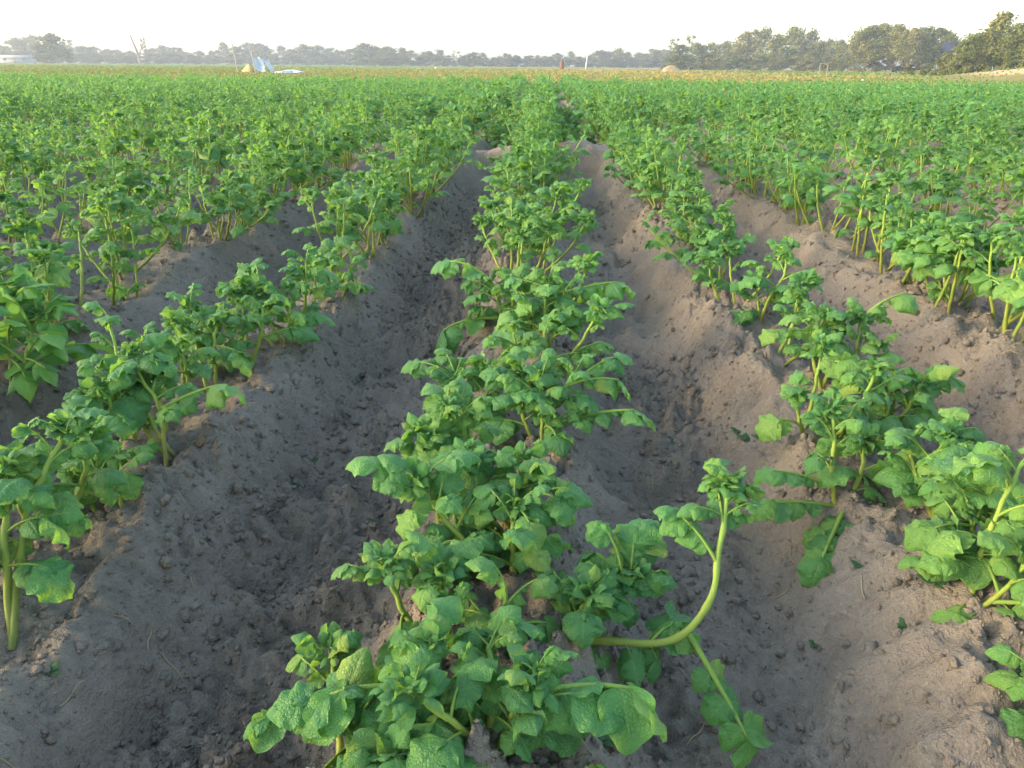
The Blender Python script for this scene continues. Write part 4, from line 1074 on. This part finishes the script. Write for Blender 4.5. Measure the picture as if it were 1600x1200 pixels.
for n, (px, py, d, s, lab) in enumerate([(413, 111, D1 - 5, .16, 'small white plastic bag lying between the white sheets'), (680, 106, 120, .22, 'white speck of a bag on the far grass left of centre'),
                                         (964, 120, 42, .06, 'white scrap of plastic at the field edge right of the utility pole'), (1352, 125, 42, .07, 'white scrap of plastic at the field edge below the tall clump')]):
    p = bearing(px, d); V, T = clod_shape(40 + n, 2)
    zb = max(gz(p.x, p.y) + s * .4, top_height(px, py, d))
    tag(obj('plastic_bag', mesh('plastic_bag', V * s * np.array([1, 1, 1.1]), [T], M_WHITE), None, Matrix.Translation((p.x, p.y, zb))), lab, 'plastic bag')
# dead tree with a split leaning trunk and few twigs left
p = bearing(219, 300); hd = top_height(213, 55, 300) - gz(p.x, p.y); p.z = gz(p.x, p.y)
dead = bpy.data.objects.new('dead_tree', None); COL.objects.link(dead); dead.location = p
j = Join()
V, Q, T = tube(bezier([[0.2, 0, -.3], [-.3, 0, hd * .4], [-1.2, 0, hd * .75], [-1.7, 0, hd]], 12), np.linspace(.5, .2, 13), 8); j.add(V, Q, T)
for q in range(7):
    e = np.array([1.2 + 2.6 * trng.random(), trng.normal(0, 1), hd * (.62 + .36 * trng.random())])
    V, Q, T = tube(bezier([[0, 0, hd * .3], [0.9, .2, hd * .5], e], 8), np.linspace(.2, .06, 9), 5); j.add(V, Q, T)
obj('trunk', j.build('trunk', M_DARKWOOD), dead)
c = obj('crown', TREE['sparse'][0][0], dead, Matrix.Translation((2.1, 0, hd * .05)) @ Matrix.Diagonal((hd * .55, hd * .55, hd * .93, 1)))
tag(dead, 'bare leaning dead trunk with a sparse crown in the left treeline', 'tree')
# wooden frame of two posts and a bar
p = bearing(1288, 95); p.z = gz(p.x, p.y)
fr = bpy.data.objects.new('wooden_frame', None); COL.objects.link(fr); fr.location = p
for x in (-.42, .42):
    V, Q, T = tube(np.array([[x, 0, -.2], [x * 1.02, .02, .6], [x * .98, 0, 1.25]]), [.035, .03, .03], 7); obj('post', mesh('post', V, [Q, T], M_STRAW), fr)
V, Q, T = tube(np.array([[-.52, -.05, 1.2], [0, -.05, 1.18], [.5, -.05, 1.22]]), .04, 7); obj('crossbar', mesh('crossbar', V, [Q, T], M_STRAW), fr)
tag(fr, 'small goal-like frame of two pale posts and a bar before the trees', 'wooden frame')
# houses: a low pale one in the haze at the left, a blue-roofed one between the right tree clumps
def house(px, dist, w, d, hw, hr, wallc, roofc, label, rz):
    p = bearing(px, dist); p.z = gz(p.x, p.y)
    r = bpy.data.objects.new('house', None); COL.objects.link(r); r.location = p; r.rotation_euler = (0, 0, rz)
    j = Join(); box(j, -w / 2, w / 2, -d / 2, d / 2, -.2, hw); wl = obj('wall', j.build('wall', simple('plaster', wallc, .9, .08, 1.5), False), r)
    V = np.array([[sx * (w / 2 + .4), sy * (d / 2 + .5), hw - .12] for sx in (-1, 1) for sy in (-1, 1)] + [[-(w / 2 + .4), 0, hw + hr], [w / 2 + .4, 0, hw + hr]])
    V = np.vstack([V, V + np.array([0, 0, .12])])
    Q = [[0, 4, 5, 2], [1, 3, 5, 4], [6, 8, 11, 10], [7, 10, 11, 9], [0, 2, 8, 6], [1, 7, 9, 3]]
    T = [[0, 1, 4], [2, 5, 3], [6, 10, 7], [8, 9, 11]]
    Q += [[0, 6, 7, 1], [2, 3, 9, 8]]
    obj('roof', mesh('roof', V, [np.array(Q), np.array(T)], simple('roofing', roofc, .9, .15, 2.0, 0, .1), smooth=False), r)
    j = Join(); box(j, -.5, .5, -d / 2 - .04, -d / 2 + .02, 0, 2.0); obj('door', j.build('door', M_DARKWOOD, False), r)
    for x in (-w * .3, w * .3):
        j = Join(); box(j, x - .5, x + .5, -d / 2 - .03, -d / 2 + .02, .9, 1.9); obj('window', j.build('window', simple('dark_glass', (.05, .06, .07), .2, .1), False), r)
    return tag(r, label, 'house')
house(30, 380, 12, 6, 2.0, .8, (.26, .27, .26), (.24, .24, .24), 'low pale house at the foot of the hazy trees at the left edge', R(6))
house(1490, 150, 3.2, 4, 3.3, 1.2, (.25, .25, .25), (.022, .028, .05), 'house with a dark blue roof showing between the two right tree clumps', R(-20))
# person standing far off in the grass
def person(px, dist, label):
    p = bearing(px, dist); p.z = gz(p.x, p.y)
    bm = bmesh.new(); lay = bm.verts.layers.skin.verify()
    J = {'pel': (0, 0, .92, .14), 'che': (0, 0, 1.25, .16), 'nec': (0, 0, 1.43, .06), 'hea': (0, -.01, 1.55, .095), 'top': (0, -.01, 1.66, .07),
         'hl': (.10, 0, .86, .09), 'kl': (.11, -.02, .48, .06), 'al': (.11, 0, .08, .045), 'tl': (.12, -.16, .03, .035), 'hr': (-.10, 0, .86, .09), 'kr': (-.11, .01, .48, .06), 'ar': (-.12, .03, .08, .045), 'tr': (-.13, -.13, .03, .035),
         'sl': (.19, 0, 1.36, .06), 'el': (.25, -.02, 1.10, .045), 'wl': (.20, -.14, .92, .033), 'sr': (-.19, 0, 1.36, .06), 'er': (-.26, 0, 1.10, .045), 'wr': (-.24, -.05, .86, .033)}
    vs = {}
    for k, (x, y, z, r_) in J.items():
        v = bm.verts.new((x, y, z)); v[lay].radius = (r_, r_ * .8); v[lay].use_root = (k == 'pel'); vs[k] = v
    for a_, b_ in [('pel', 'che'), ('che', 'nec'), ('nec', 'hea'), ('hea', 'top'), ('pel', 'hl'), ('hl', 'kl'), ('kl', 'al'), ('al', 'tl'), ('pel', 'hr'), ('hr', 'kr'), ('kr', 'ar'), ('ar', 'tr'), ('che', 'sl'), ('sl', 'el'), ('el', 'wl'), ('che', 'sr'), ('sr', 'er'), ('er', 'wr')]:
        bm.edges.new((vs[a_], vs[b_]))
    me = bpy.data.meshes.new('person'); bm.to_mesh(me); bm.free(); me.materials.append(simple('skin', (.20, .12, .08), .6, .1))
    o = obj('person', me, None, Matrix.Translation(p)); o.modifiers.new('skin', 'SKIN').use_smooth_shade = True; o.modifiers.new('sub', 'SUBSURF').render_levels = 1
    V, Q, T = tube(np.array([[0, 0, .30], [0, 0, .6], [0, 0, .95], [0, 0, 1.2], [0, 0, 1.40], [0, 0, 1.45]]), [.33, .30, .25, .26, .20, .09], 14)
    obj('shawl', mesh('shawl', V * np.array([1, .75, 1]), [Q, T], simple('red_brown_cloth', (.16, .085, .06), .9, .3, 5.0)), o)
    return tag(o, label, 'person')
person(878, 118, 'person in a red-brown wrap standing on the far grass left of the utility pole')

# ------------------------------------------------------------------ haze: the air over the whole plain
hj = Join(); box(hj, -930, 930, -930, 930, -1.4, 24)
t = NT('haze')
pv = t.n('VolumePrincipled', {'Color': (0.80, 0.87, 0.97, 1), 'Density': 0.0008, 'Anisotropy': 0.25})
pv.inputs['Density Attribute'].default_value = ''
t.t.links.new(pv.outputs[0], t.out.inputs['Volume'])
t.m.cycles.homogeneous_volume = True
hz = tag(obj('haze', hj.build('haze', t.m, False)), 'thin evening haze over the plain', kind='stuff')
bpy.context.view_layer.update()
